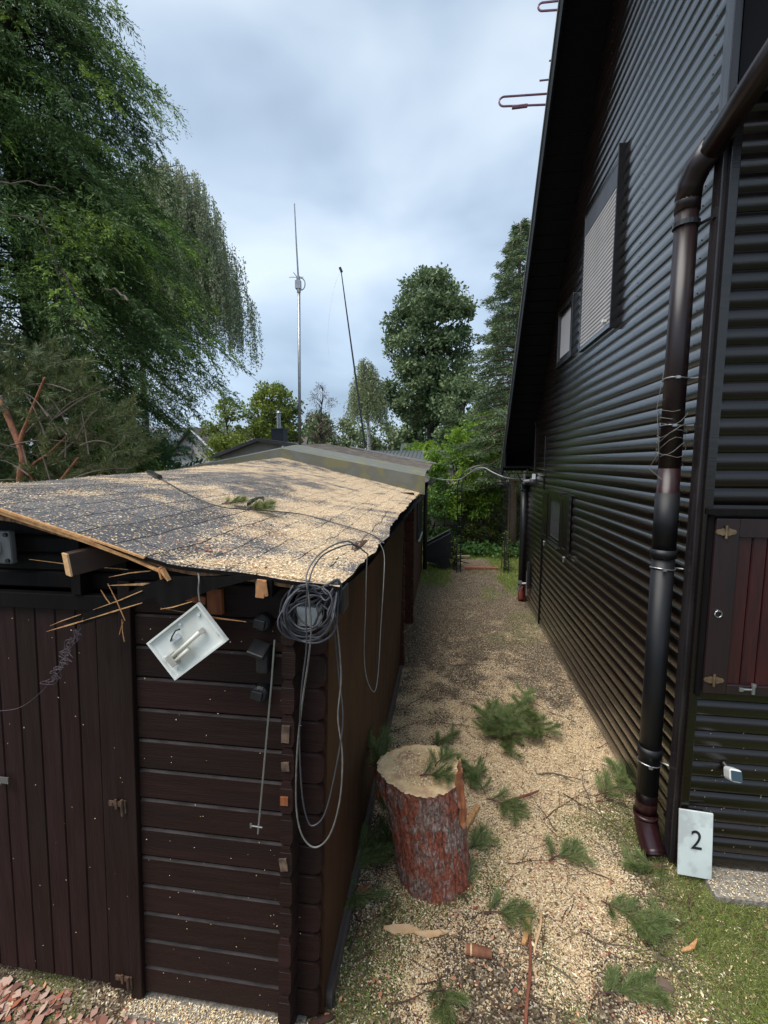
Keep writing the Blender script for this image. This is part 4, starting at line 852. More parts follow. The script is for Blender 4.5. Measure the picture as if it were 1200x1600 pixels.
# junction boxes, sockets
c = at(484, 960, 1, 1.60); mb = MB(); mb.box((c.x, 1.595, c.z), (.085, .05, .075)); tag(mb.build('junction_box', M['white'], bevel=.006), 'white junction box on the shed corner behind the coiled cable', 'box')
c = at(412, 912, 1, 1.60); mb = MB(); mb.box((c.x, 1.600, c.z), (.055, .035, .085)); tag(mb.build('switch_box', M['white'], bevel=.005), 'small white box on the shed wall behind the split rafter end', 'box')
c = at(525, 930, 1, 1.52); mb = MB(); mb.box((c.x, 1.56, c.z-.022), (.055, .10, .09)); bk = tag(mb.build('corner_bracket', M['plastic'], bevel=.005), 'black bracket at the eave corner holding the coiled cable', 'bracket')
for px, py, lb in ((412, 972, 'black plastic socket on the shed wall above the doubled socket'), (408, 1082, 'lowest black socket on the shed wall below the doubled socket')):
    c = at(px, py, 1, 1.60); t = empty('wall_socket', (c.x, 1.62, c.z), lb, 'socket', 'black sockets on the shed wall')
    mb = MB(); mb.tube([(c.x, 1.622, c.z), (c.x, 1.585, c.z), (c.x, 1.575, c.z)], [.034, .034, .026], 16); mb.build('socket_body', M['plastic'], t)
    mb = MB(); mb.box((c.x-.006, 1.572, c.z+.002), (.045, .012, .036), (0, .2, 0)); mb.build('socket_lid', M['plastic'], t, bevel=.004)
c = at(412, 1030, 1, 1.58); t = empty('wall_socket', (c.x, 1.60, c.z), 'large doubled black socket with a lid between two round ones on the shed wall', 'socket', 'black sockets on the shed wall')
mb = MB(); mb.box((c.x, 1.59, c.z), (.05, .07, .10)); mb.build('socket_body', M['plastic'], t, bevel=.012)
mb = MB(); mb.box((c.x-.012, 1.565, c.z+.045), (.07, .07, .022), (.5, .3, 0)); mb.build('socket_lid', M['plastic'], t, bevel=.006)
# coil of cable on the corner
t = empty('cable_coil', at(525, 905, 1, 1.50), 'thick bundle of grey cable coiled and hung at the shed corner', 'cable')
hook = at(527, 913, 1, 1.50)
for q in range(14):
    cx, cy = 482+random.uniform(-12, 10), 964+random.uniform(-16, 12); w_, h_ = random.uniform(24, 41), random.uniform(30, 47); tl = random.uniform(-.9, .5); yy = 1.46+random.uniform(-.02, .035)
    P = [hook+Vector((0, random.uniform(-.01, .01), random.uniform(-.02, .02)))]
    for k in range(1, 14):
        a_ = -.6-2*math.pi*k/14; dx, dy = w_*math.cos(a_), h_*math.sin(a_)
        P.append(at(cx+dx*math.cos(tl)-dy*math.sin(tl), cy+dx*math.sin(tl)+dy*math.cos(tl), 1, yy+.02*math.sin(a_*2+q)))
    P.append(P[0]+Vector((.004, 0, 0)))
    mb = MB(); mb.tube(sagline(P, 5), .0035, 7, cap=False); mb.build('cable_turn', M['cable'], t, smooth=True)
mb = MB()
for q in range(6): 
    o_ = Vector((random.uniform(-.015, .015), random.uniform(-.01, .01), 0)); mb.tube(sagline([hook+o_+Vector((-.06, .01, -.05)), hook+o_+Vector((-.02, 0, -.005)), hook+o_+Vector((.006, 0, .012)), hook+o_+Vector((.012, .01, -.03)), hook+o_+Vector((-.01, .02, -.11))], 5), .0042, 7)
mb.build('cable_knot', M['cable'], t, smooth=True)
def wirething(paths, r, m, name, label, cat, group=None):
    mb = MB()
    for P in paths: mb.tube(sagline([at(px, py, 1, y) if y < 50 else Vector((px, py, y-100)) for px, py, y in P], 6), r, 6)
    return tag(mb.build(name, m, smooth=True), label, cat, group)
wirething([[(560, 858, 1.72), (545, 846, 1.66), (520, 852, 1.58), (495, 870, 1.50), (479, 898, 1.44), (482, 930, 1.43), (486, 980, 1.43), (482, 1030, 1.44), (472, 1100, 1.46), (464, 1180, 1.48), (463, 1260, 1.50), (472, 1305, 1.50), (492, 1324, 1.50), (515, 1305, 1.50), (531, 1250, 1.50), (535, 1180, 1.51), (528, 1120, 1.52), (533, 1060, 1.53), (528, 990, 1.52), (520, 940, 1.50)]], .0032, M['cable_pale'], 'loose_cable', 'long grey cable hanging in a low loop from the coil at the shed corner', 'cable')
wirething([[(575, 866, 1.74), (552, 851, 1.68), (522, 858, 1.59), (500, 872, 1.50), (485, 900, 1.425), (478, 950, 1.42), (479, 1010, 1.425), (471, 1080, 1.44), (468, 1160, 1.46), (472, 1240, 1.47), (480, 1280, 1.47), (490, 1290, 1.47), (508, 1270, 1.48), (525, 1200, 1.50), (536, 1125, 1.52), (530, 1060, 1.53), (524, 1000, 1.52), (518, 945, 1.50)]], .0028, M['cable'], 'loose_cable', 'second thinner cable hanging in a loop just inside the long one', 'cable')
wirething([[(575, 866, 1.74), (573, 885, 1.76), (571, 960, 1.76), (569, 1020, 1.77), (573, 1060, 1.77), (585, 1081, 1.8), (591, 1050, 1.85), (595, 980, 1.9), (600, 900, 1.95), (600, 865, 2.0), (592, 846, 2.02)]], .0022, M['cable_pale'], 'loose_cable', 'thin wire hanging in a narrow loop against the brown side panel', 'cable')
# wire over the roof
mb = MB(); P = [(235, 742), (262, 757), (300, 778), (345, 795), (400, 800), (470, 806), (530, 822), (580, 838), (600, 852)]
def onroof(px, py, lift=.012):
    d = at(px, py, 1, 3)-Vector((0, 0, CAM_H)); o = Vector((0, 0, CAM_H)); t = .3
    while t < 4:
        p = o+d*t
        if 1.47 < p.y < 7.3 and p.z <= roof_z(p.x, p.y): return p+Vector((0, 0, lift))
        t += .002
    return at(px, py, 2, 2.1)
mb.tube(sagline([onroof(*p) for p in P], 6), .004, 6); tag(mb.build('roof_wire', M['cable'], smooth=True), 'thin dark wire lying across the sawdust on the shed roof', 'wire')
mb = MB(); c = onroof(400, 792, .02)
for q in range(3): mb.tube(sagline([c+Vector((.05*math.cos(a_+q), .07*math.sin(a_+q), .018+.025*math.sin(a_*1.5+q))) for a_ in [k*.9 for k in range(7)]], 5), .003, 5)
tag(mb.build('curled_wire', M['ink'], smooth=True), 'small tangle of curled black wire among green needles on the shed roof', 'wire')
mb = MB(); a = onroof(232, 741, .02); b = onroof(250, 750, .02); mb.tube([a, b], .02, 6); tag(mb.build('roof_clip', M['plastic']), 'short black clip at the upper left edge of the shed roof', 'clip')
# metal rod with its nail
t = empty('hanging_rod', at(403, 1303, 1, 1.50), 'thin pale metal rod hanging beside the shed corner with a nail at its foot', 'rod')
mb = MB(); mb.tube([at(429, 1000, 1, 1.53), at(424, 1070, 1, 1.525), at(403, 1303, 1, 1.50)], .0034, 8); mb.build('rod', M['steel'], t)
mb = MB(); mb.tube([at(392, 1290, 1, 1.50), at(410, 1293, 1, 1.50)], .003, 8); mb.tube([at(392, 1287, 1, 1.50), at(392, 1293, 1, 1.50)], .004, 8); mb.build('nail', M['steel'], t)
# tangled twine on the door
mb = MB(); P = []
for k in range(60):
    f = k/59; P.append((122-46*f+random.uniform(-9, 9)*(1-.6*abs(f-.5)), 985+85*f+random.uniform(-7, 7), 1.50+.08*f))
mb.tube(sagline([at(*p[:2], 1, p[2]) for p in P], 4), .0010, 4); P2 = [(p[0]+random.uniform(-10, 10), p[1]+random.uniform(-5, 5), p[2]) for p in P]; mb.tube(sagline([at(*p[:2], 1, p[2]) for p in P2], 4), .0010, 4)
mb.tube(sagline([at(76, 1068, 1, 1.58), at(60, 1085, 1, 1.58), at(30, 1106, 1, 1.59), at(-10, 1112, 1, 1.59)], 6), .0010, 4); mb.tube(sagline([at(130, 965, 1, 1.46), at(122, 980, 1, 1.5), at(116, 992, 1, 1.5)]), .001, 4)
tag(mb.build('tangled_twine', mat('mauve_grey_twine', (.13, .10, .12), .8, (.09, .07, .08), 30)), 'tangled grey twine caught on the splintered board in front of the shed door', 'twine')

# ------------------------------------------------------------------ stump
st = empty('tree_stump', (-.04, 2.44, 0), 'upright sawn log with red and grey bark and a splintered rim standing in the passage', 'stump')
barkm = bpy.data.materials.new('red_grey_flaky_bark'); barkm.use_nodes = True
def bark_nodes(m):
    t = m.node_tree; b = t.nodes['Principled BSDF']; l = t.links.new; b.inputs['Roughness'].default_value = .85; b.inputs['Specular IOR Level'].default_value = .2
    tcn = N(t, 'ShaderNodeTexCoord'); mpn = N(t, 'ShaderNodeMapping'); mpn.inputs['Scale'].default_value = (1, 1, .48); l(tcn.outputs['Object'], mpn.inputs[0])
    wn = N(t, 'ShaderNodeTexNoise'); wn.inputs['Scale'].default_value = 14; wn.inputs['Detail'].default_value = 5; l(mpn.outputs[0], wn.inputs[0])
    wv = N(t, 'ShaderNodeVectorMath', operation='MULTIPLY_ADD'); l(wn.outputs['Color'], wv.inputs[0]); wv.inputs[1].default_value = (.11, .11, .08); l(mpn.outputs[0], wv.inputs[2])
    ve = N(t, 'ShaderNodeTexVoronoi', feature='DISTANCE_TO_EDGE'); ve.inputs['Scale'].default_value = 38; l(wv.outputs[0], ve.inputs['Vector'])
    vc = N(t, 'ShaderNodeTexVoronoi'); vc.inputs['Scale'].default_value = 38; l(wv.outputs[0], vc.inputs['Vector']); sp = N(t, 'ShaderNodeSeparateColor'); l(vc.outputs['Color'], sp.inputs[0])
    a = N(t, 'ShaderNodeTexNoise'); a.inputs['Scale'].default_value = 75; a.inputs['Detail'].default_value = 6; a.inputs['Roughness'].default_value = .65; l(mpn.outputs[0], a.inputs[0])
    r = N(t, 'ShaderNodeValToRGB'); e = r.color_ramp.elements; e[0].position = .33; e[0].color = (.13, .078, .062, 1); e[1].position = .64; e[1].color = (.46, .37, .32, 1); x = e.new(.5); x.color = (.27, .18, .15, 1); l(a.outputs[0], r.inputs[0])
    c = N(t, 'ShaderNodeTexNoise'); c.inputs['Scale'].default_value = 9; c.inputs['Detail'].default_value = 7; c.inputs['Roughness'].default_value = .7; l(mpn.outputs[0], c.inputs[0])
    cs = N(t, 'ShaderNodeMath', operation='MULTIPLY_ADD'); l(sp.outputs[0], cs.inputs[0]); cs.inputs[1].default_value = .16; l(c.outputs[0], cs.inputs[2])
    k = N(t, 'ShaderNodeMapRange'); k.inputs[1].default_value = .565; k.inputs[2].default_value = .62; l(cs.outputs[0], k.inputs[0])
    at_ = N(t, 'ShaderNodeAttribute', attribute_name='red'); ad = N(t, 'ShaderNodeMath', operation='ADD', use_clamp=True); l(k.outputs[0], ad.inputs[0]); l(at_.outputs['Fac'], ad.inputs[1])
    r2_ = N(t, 'ShaderNodeValToRGB'); e = r2_.color_ramp.elements; e[0].position = .35; e[0].color = (.19, .045, .028, 1); e[1].position = .65; e[1].color = (.42, .14, .085, 1); l(a.outputs[0], r2_.inputs[0])
    mx = N(t, 'ShaderNodeMix', data_type='RGBA'); l(ad.outputs[0], mx.inputs[0]); l(r.outputs[0], mx.inputs[6]); l(r2_.outputs[0], mx.inputs[7])
    ck = N(t, 'ShaderNodeMapRange'); ck.inputs[1].default_value = -.03; ck.inputs[2].default_value = .06; l(ve.outputs['Distance'], ck.inputs[0])
    m5 = N(t, 'ShaderNodeMix', data_type='RGBA'); l(ck.outputs[0], m5.inputs[0]); m5.inputs[6].default_value = (.15, .075, .055, 1); l(mx.outputs[2], m5.inputs[7]); l(m5.outputs[2], b.inputs['Base Color'])
    hm = N(t, 'ShaderNodeMath', operation='MULTIPLY_ADD'); l(ck.outputs[0], hm.inputs[0]); hm.inputs[1].default_value = .8; l(a.outputs[0], hm.inputs[2])
    bn = N(t, 'ShaderNodeBump'); bn.inputs['Strength'].default_value = .9; bn.inputs['Distance'].default_value = .01; l(hm.outputs[0], bn.inputs['Height']); l(bn.outputs[0], b.inputs['Normal'])
bark_nodes(barkm)
ns, nh = 180, 90; V = []; red = []; HS = .645
def stump_pt(a, f):
    z = f*HS; cx = -.035-.080*f; cy = 2.45+.0*f
    r = .158+.024*f+.012*(1-f)**4
    r += .035*math.exp(-((((a-math.pi+math.pi) % (2*math.pi)-math.pi)-math.pi+math.pi)**2) if False else 0)
    da = math.atan2(math.sin(a-R(185)), math.cos(a-R(185))); r += .050*math.exp(-(da/.5)**2-((f-.88)/.15)**2)
    ridge_ = abs(noise.noise(Vector((math.cos(a)*5.5, math.sin(a)*5.5, z*3.2))))+.12*noise.noise(Vector((math.cos(a)*19, math.sin(a)*19, z*20)))
    r += .014-.050*max(0, .20-ridge_)+.008*noise.noise(Vector((math.cos(a)*14, math.sin(a)*14, z*14)))
    da2 = math.atan2(math.sin(a-R(-62)), math.cos(a-R(-62))); r -= .014*math.exp(-(da2/.045)**2)*(f > .3)
    return Vector((cx+r*math.cos(a), cy+r*math.sin(a), z))
tops = []
for j in range(nh+1):
    for i in range(ns):
        a = 2*math.pi*i/ns; f = j/nh; p = stump_pt(a, f)
        if j == nh: p.z += .010*math.sin(a*2+1)+.006*noise.noise(Vector((math.cos(a)*3, math.sin(a)*3, 4)))
        V.append(p); 
        d1 = math.atan2(math.sin(a-R(-95)), math.cos(a-R(-95))); d2 = math.atan2(math.sin(a-R(-50)), math.cos(a-R(-50)))
        q = .9*math.exp(-(d1/.20)**2)*(1 if .30 < f < .95 else 0)*(.05+1.5*abs(noise.noise(Vector((a*4, z_ if False else f*6, 1)))))
        q += .8*math.exp(-(d1/.5)**2-((f-.27)/.06)**2)+.5*math.exp(-((f-.02)/.04)**2)+.6*math.exp(-(d2/.16)**2)*(f > .7)+.5*math.exp(-((f-.97)/.03)**2)
        red.append(min(1, q)); 
Fq = [(j*ns+i, j*ns+(i+1) % ns, (j+1)*ns+(i+1) % ns, (j+1)*ns+i) for j in range(nh) for i in range(ns)]
me = bpy.data.meshes.new('bark'); o0 = Vector(st.location); me.from_pydata([p-o0 for p in V], [], Fq); me.materials.append(barkm); me.polygons.foreach_set('use_smooth', [True]*len(Fq))
a_ = me.attributes.new('red', 'FLOAT', 'POINT'); a_.data.foreach_set('value', red)
bo = bpy.data.objects.new('bark', me); COL.objects.link(bo); bo.parent = st
mb = MB(); ring = V[nh*ns:]; ctr = sum(ring, Vector())/ns; rings = [ring]
for f in (.93, .80, .6, .4, .2):
    rings.append([ctr+(p-ctr)*f+Vector((0, 0, .005+.008*noise.noise((ctr+(p-ctr)*f)*14))) for p in ring])
vs = [p for rr in rings for p in rr]+[ctr+Vector((0, 0, .008))]
fs = [(k*ns+i, k*ns+(i+1) % ns, (k+1)*ns+(i+1) % ns, (k+1)*ns+i) for k in range(5) for i in range(ns)]+[(5*ns+i, 5*ns+(i+1) % ns, 6*ns) for i in range(ns)]
mb.add(vs, fs); mb.build('sawn_face', mat('sawn_face_wood', (.88, .66, .38), .9, (.78, .54, .28), 30, bump=.7, bscale=70, col3=(.62, .38, .22), s3=9), st)
# torn strip of bark and wood on the right rim
mb = MB(); base = stump_pt(R(-25), .62); 
prof = [(.60, .006), (.66, .018), (.72, .023), (.78, .020), (.85, .028), (.93, .022), (1.0, .026), (1.05, .016), (1.10, .020), (1.15, .011), (1.18, .013), (1.21, .004)]
L_, R_, B_ = [], [], []
for f, w_ in prof:
    p = stump_pt(R(-27), min(f, 1.0)); p.z = f*HS; p += Vector((.012, -.010, 0))
    p += Vector((random.uniform(-.006, .006), random.uniform(-.004, .004), random.uniform(-.01, .01))); L_.append(p+Vector((-w_, -.010, 0))); R_.append(p+Vector((w_*.9, .006, 0))); B_.append(p+Vector((-.004, .026, 0)))
k = len(prof); mb.add(L_+R_+B_, [(i, i+1, k+i+1, k+i) for i in range(k-1)]+[(k+i, k+i+1, 2*k+i+1, 2*k+i) for i in range(k-1)]+[(2*k+i, 2*k+i+1, i+1, i) for i in range(k-1)]+[(0, k, 2*k), (k-1, 2*k-1, 3*k-1)])
mb.build('torn_strip', mat('orange_torn_wood', (.40, .13, .045), .75, (.20, .055, .03), 22, (2, 2, .5), bump=.7, bscale=30, col3=(.52, .30, .14), s3=8), st)
mb = MB(); p = stump_pt(R(188), .80)+Vector((-.004, 0, 0)); P = [p+Vector((0, -.03, -.06)), p+Vector((-.012, -.04, 0)), p+Vector((0, -.035, .05)), p+Vector((.01, .01, .05)), p+Vector((-.004, .01, -.06))]
mb.prism(P, (.012, -.02, 0)); mb.build('bark_scar', M['orangewood'], st)
def ssurf(x, y): return HS+.008
V = []
cx, cy = -.115, 2.45
def inst(x, y): return 1 if (x-cx)**2+(y-cy)**2 < .165**2 else 0
q = scatter(4200, cx-.2, cx+.2, cy-.2, cy+.2, lambda x, y: inst(x, y)*.9, lambda x, y: HS+.008, .006, .016, .5, .5)
tag(qmesh('stump_sawdust', q, M['chips']), 'sawdust scattered on the cut face of the upright log', 'sawdust', kind='stuff')

# ------------------------------------------------------------------ pine branches, twigs, wood scraps
def needles(pts, dirs, n, L0, L1, w, spread):
    k = rng.integers(0, len(pts), n); p = pts[k]+rng.normal(0, .002, (n, 3)); d = unit(dirs[k]*.9+rng.normal(0, spread, (n, 3)))
    return rhomb(p, d, rng.uniform(L0, L1, n), w, bend=rng.uniform(-.1, .1))
def make_pine_branch(seed, length=.42, side=7, nn=1500, flat_=.35):
    random.seed(seed); root = bpy.data.objects.new('pine_branch', None); COL.objects.link(root)
    mb = MB(); main = [Vector((-length/2, 0, .02))]; d = Vector((1, 0, .05))
    for k in range(8): d = (d+Vector((random.uniform(-.1, .1), random.uniform(-.22, .22), random.uniform(-.08, .08)))).normalized(); main.append(main[-1]+d*length/8)
    mb.tube(main, [.0065-.0006*i for i in range(9)], 6)
    P, D = [], []
    for k in range(3, 9):
        for t in range(4): P.append(main[k-1].lerp(main[k], t/4)); D.append((main[k]-main[k-1]).normalized())
    for s in range(side):
        k = 1+int(6*s/side)+random.randint(0, 1); a = random.choice((-1, 1))*random.uniform(.5, 1.1); d = (main[k]-main[k-1]).normalized()
        d = Matrix.Rotation(a, 3, 'Z')@d; d.z += random.uniform(-.05, .45)*flat_*2; d.normalize(); q = [main[k]]; ln = random.uniform(.10, .20)*length/.42
        for t in range(5): d = (d+Vector((random.uniform(-.15, .15), random.uniform(-.15, .15), .08))).normalized(); q.append(q[-1]+d*ln/5)
        mb.tube(q, [.004, .0036, .0032, .003, .0026, .002], 5)
        for t in range(1, 6):
            for u in (0, .5): P.append(q[t-1].lerp(q[t], u)); D.append((q[t]-q[t-1]).normalized())
            if t > 2: P.append(q[t]); D.append((q[t]-q[t-1]).normalized())
    mb.build('stem', M['twig'], root)
    V = needles(np.array(P), np.array(D), nn, .045, .10, .0021, .34); V[..., 2] = np.maximum(V[..., 2], .003)
    qmesh('needle_tuft', V, M['l_pine_fresh'], root)
    return root
protos = [make_pine_branch(s, ln, sd2, nn) for s, ln, sd2, nn in ((11, .42, 10, 3200), (12, .36, 9, 2500), (13, .24, 5, 1200), (14, .52, 17, 5600))]
GRP = 'cut pine branches strewn through the passage'
used = set()
def put(pi, px, py, rz, label, z=.01, s=1, tilt=(0, 0), surf=None):
    o = protos[pi]
    if pi in used: o = copy_tree(protos[pi])
    used.add(pi)
    if surf is None: p = at(px, py, 2, 0); p.z = z
    else: p = surf
    o.location = p; o.rotation_euler = (tilt[0], tilt[1], rz); o.scale = (s, s*random.uniform(.8, 1.1), s*(.6 if surf is None else .9)); tag(o, label, 'pine branch', GRP)
put(3, 790, 1125, .3, 'largest green pine branch lying in the middle of the passage', s=1.1, z=.03)
put(0, 770, 1140, 2.0, 'pine branch at the left side of the big green heap', z=.05)
put(0, 835, 1145, -.9, 'pine branch at the right side of the big green heap', z=.04)
put(1, 815, 1110, 1.3, 'pine branch on the far edge of the big green heap', z=.07)
put(1, 800, 1165, -1.7, 'pine branch drooping from the near edge of the big green heap', z=.02)
put(3, 815, 1150, 2.7, 'second large pine branch crossing the largest one in the green heap', s=.95, z=.06)
put(3, 780, 1150, -2.0, 'third large pine branch lying over the near left of the green heap', s=.8, z=.07)
put(3, 722, 1210, -.5, 'pine branch on the ground right behind the upright log', s=.7)
put(0, 745, 1225, 1.9, 'pine branch beside the right rim of the upright log', z=.03, s=.75)
put(2, 790, 1262, -.3, 'small pine sprig on the pale sawdust right of the log', s=1.1)
put(1, 690, 1160, .8, 'thin dark pine branch behind the upright log', s=.8)
put(0, 0, 0, 2.4, 'pine branch sticking up between the log and the brown shed panel', surf=Vector((-.42, 2.72, .42)), tilt=(.5, -.5))
put(1, 0, 0, 1.6, 'pine branch drooping just below the one by the brown shed panel', surf=Vector((-.40, 2.60, .28)), tilt=(.9, .9))
put(0, 550, 1365, .9, 'pine branch on the ground against the shed corner', z=.04)
put(1, 535, 1385, -.6, 'lower pine branch lying at the foot of the shed corner', z=.02)
put(0, 600, 1330, 1.4, 'pine branch half hidden behind the foot of the log', s=.8)
put(0, 965, 1240, .5, 'pine branch lying at the foot of the house siding', z=.03, s=.95)
put(2, 975, 1225, 2.2, 'pine sprig on top of the branch by the house siding', z=.05, s=1.2)
put(0, 985, 1440, -.6, 'flattened pine branch in the grass near the downpipe outlet', s=.7)
put(1, 1020, 1455, .9, 'shorter pine branch in the grass near the path edge', s=.6)
put(3, 985, 1555, .2, 'pine branch lying in the right foreground grass', s=.6)
put(1, 700, 1580, -1.2, 'pine sprig at the bottom edge of the foreground sawdust', s=.75)
put(2, 880, 1338, .6, 'little pine sprig alone on sawdust between log and house')
put(2, 740, 1322, 1.0, 'little pine sprig right of the foot of the log')
put(2, 715, 1385, 2.0, 'little pine sprig touching the base of the log')
put(2, 790, 1430, .2, 'little pine sprig in front of the log near the split strips')
put(2, 0, 0, .2, 'pine sprig lying on the near part of the sawn face', surf=Vector((-.03, 2.36, HS+.015)), s=.75)
put(2, 0, 0, 1.1, 'pine sprig lying on the far part of the sawn face', surf=Vector((.0, 2.50, HS+.02)), s=.65)
put(2, 0, 0, .1, 'pine sprig lying on the shingles of the sagging shed roof', surf=onroof(405, 800, .006), s=.8)
put(2, 0, 0, .8, 'thin pine sprig on the shed roof behind the curled wire', surf=onroof(365, 790, .006), s=.6)
put(2, 1012, 1362, 3.4, 'pine sprig lying under the mouth of the downpipe')
# loose needles
V = scatter(5200, -.5, 1.35, 1.5, 4.8, lambda x, y: .25+.9*max(0, nz(x, y, 2.4, 77)) if free(x, y) else 0, lambda x, y: ground_z(x, y)+.008, .03, .06, .045, .25)
tag(qmesh('pine_needles', V, M['l_pine_fresh']), 'loose green pine needles scattered over the sawdust', 'needles', kind='stuff')
# twigs
def twig_mesh(ln, r, seed, br=3):
    random.seed(seed); mb = MB(); P = [Vector((0, 0, r))]; d = Vector((1, 0, 0))
    for k in range(9): d = (d+Vector((0, random.uniform(-.35, .35), random.uniform(-.12, .16)))).normalized(); P.append(P[-1]+d*ln/9); P[-1].z = min(.05, max(r, P[-1].z))
    mb.tube(P, [r*(1-.07*k) for k in range(10)], 5)
    for b in range(br):
        k = random.randint(2, 7); d = Matrix.Rotation(random.choice((-1, 1))*random.uniform(.5, 1), 3, 'Z')@(P[k]-P[k-1]).normalized(); q = [P[k]]
        for t in range(4): d = (d+Vector((0, random.uniform(-.3, .3), random.uniform(-.1, .2)))).normalized(); q.append(q[-1]+d*ln*.09)
        mb.tube(q, [r*.6, r*.5, r*.4, r*.35, r*.25], 4)
    return mb
spots = [(900, 1130, .5, .0035, 2.6), (930, 1170, .4, .003, .3), (880, 1240, .55, .004, -.5), (850, 1280, .5, .0035, .4), (925, 1260, .4, .003, 1.2), (790, 1350, .45, .003, -.2),
         (870, 1300, .4, .003, 2.0), (960, 1380, .4, .0035, 2.8), (840, 1210, .35, .006, .25), (640, 1100, .5, .004, 1.0), (600, 1150, .45, .004, .3), (670, 1080, .4, .003, 2.4),
         (580, 1090, .0, 0, 0), (560, 1430, .35, .003, 1.3), (650, 1540, .35, .003, .4), (760, 1560, .4, .003, -.8), (900, 1540, .4, .004, 2.2), (1080, 1440, .28, .004, 1.5), (1050, 1500, .4, .003, 2.6),
         (760, 1400, .3, .0025, .9), (930, 1470, .4, .003, -.4), (545, 1490, .4, .004, 1.6), (600, 1570, .35, .004, .2), (700, 1040, .4, .003, .2), (750, 1060, .5, .003, 1.8), (690, 1130, .4, .003, -.6)]
TW = ['twig just left of the big green branch heap by the siding', 'twig right of the big green branch heap', 'longest forked twig on the pale sawdust right of the log', 'twig crossing the pale sawdust below the branch heap', 'twig on sawdust close to the downpipe foot',
      'twig lying level with the foot of the log', 'twig on pale sawdust between log and downpipe outlet', 'twig in front of the downpipe outlet', 'thick short twig just below the green branch heap', 'twig behind the log towards the brown panel', 'twig directly behind the left rim of the log',
      'grey twig farther up the passage behind the log', '', 'twig left of the foot of the log near the shed corner', 'twig in the foreground left of the red stick', 'twig right beside the red stick', 'twig at the bottom of the foreground near the grass',
      'short twig on the grass below the number plate', 'twig lying along the border of the grass', 'twig between the log and the split strips', 'twig in the foreground dark patch near the grass', 'twig along the foot of the shed corner in the foreground', 'twig at the bottom edge under the shed corner',
      'farthest twig up the passage', 'long twig across the middle of the passage', 'twig touching the back of the branch heap']
for i, (px, py, ln, r, rz) in enumerate(spots):
    if not ln: continue
    o = twig_mesh(ln, r, 100+i, 4).build('twig', M['twig'] if i % 4 else M['greytwig'], org=(0, 0, 0)); p = at(px, py, 2, 0); o.location = (p.x, p.y, ground_z(p.x, p.y)+.004); o.rotation_euler = (0, 0, rz)
    tag(o, TW[i], 'twig', 'bare twigs lying through the passage')
mb = MB(); random.seed(5)
for i in range(520):
    x, y = random.uniform(-.6, 1.33), 1.5+4.6*random.random()**1.5
    if not free(x, y) or (x+.05)**2+(y-2.45)**2 < .05: continue
    a = random.uniform(0, 6.28); ln = random.uniform(.05, .2); z = ground_z(x, y)+.006; P = [Vector((x, y, z))]
    for k in range(4): a += random.uniform(-.4, .4); P.append(P[-1]+Vector((math.cos(a), math.sin(a), random.uniform(-.03, .05)))*ln/4)
    mb.tube(P, random.uniform(.0008, .0020), 4, cap=False)
tag(mb.build('twig_litter', [M['twig']]), 'fine broken twiglets mixed into the sawdust of the passage', 'twig litter', kind='stuff')
def stick(name, a, b, w, h, m, label, cat, z=.012, lift=0, extra=None, taper=.6):
    A_, B_ = at(*a, 2, 0), at(*b, 2, 0); A_.z = z; B_.z = z+lift; d = (B_-A_); n = 7; s = Vector((0, 0, 1)).cross(d).normalized(); mb = MB(); vs = []
    for k in range(n+1):
        f = k/n; c = A_+d*f+s*.006*math.sin(f*5+w*90); ww = w*(1-(1-taper)*abs(2*f-1)**2)*(1+.2*math.sin(f*17+a[0])); hh = h*(1-.4*abs(2*f-1)**3)
        vs += [c-s*ww/2, c+s*ww/2, c+s*ww*.35+Vector((0, 0, hh)), c-s*ww*.4+Vector((0, 0, hh*.8))]
    mb.add(vs, [(k*4+j, k*4+(j+1) % 4, (k+1)*4+(j+1) % 4, (k+1)*4+j) for k in range(n) for j in range(4)]+[(3, 2, 1, 0), (n*4, n*4+1, n*4+2, n*4+3)])
    return tag(mb.build(name, m), label, cat)
stick('wood_splinter', (722, 1302), (748, 1262), .045, .02, M['rawwood'], 'short thick orange splinter of wood right of the upright log', 'splinter')
stick('wood_splinter', (600, 1452), (655, 1460), .045, .016, M['cutwood'], 'pale curved slab of split wood left of the short cut log', 'splinter', taper=.3)
stick('wood_splinter', (648, 1462), (700, 1462), .030, .014, M['cutwood'], 'narrow bent pale sliver joined to the curved slab', 'splinter', taper=.25)
stick('wood_splinter', (817, 1480), (828, 1425), .035, .02, M['rawwood'], 'tan split strip with pointed top standing out of the foreground sawdust', 'splinter')
stick('wood_splinter', (836, 1495), (845, 1430), .014, .012, M['cutwood'], 'thin cream sliver right beside the tan split strip', 'splinter')
stick('wood_splinter', (1066, 1492), (1090, 1472), .022, .008, M['rawwood'], 'small orange chip lying on the grass below the number plate', 'splinter', taper=.2)
stick('bark_strip', (524, 1418), (578, 1388), .035, .02, M['orangebark'], 'reddish strip of bark on the ground by the shed corner', 'bark strip')
stick('bark_strip', (520, 1590), (470, 1620), .02, .02, M['twig'], 'dark stick at the foot of the shed corner', 'stick')
stick('red_stick', (823, 1610), (828, 1470), .016, .014, mat('red_bark_stick', (.26, .085, .045), .7, (.17, .05, .03), 20), 'long straight reddish stick pointing out of the bottom of the picture', 'stick', z=.02, taper=.8)
stick('red_stick', (780, 1262), (842, 1240), .014, .014, mat('red_brown_stick', (.22, .07, .04), .7, (.14, .045, .03), 20), 'short reddish stick beside the pine branches right of the log', 'stick', z=.02)
stick('bark_strip', (1012, 1535), (1052, 1552), .05, .02, M['bark_pale'], 'curled brown bark piece in the right foreground', 'bark strip')
t = empty('cut_branch', at(745, 1485, 2, 0), 'short cut piece of branch with a pale end lying in the foreground', 'branch')
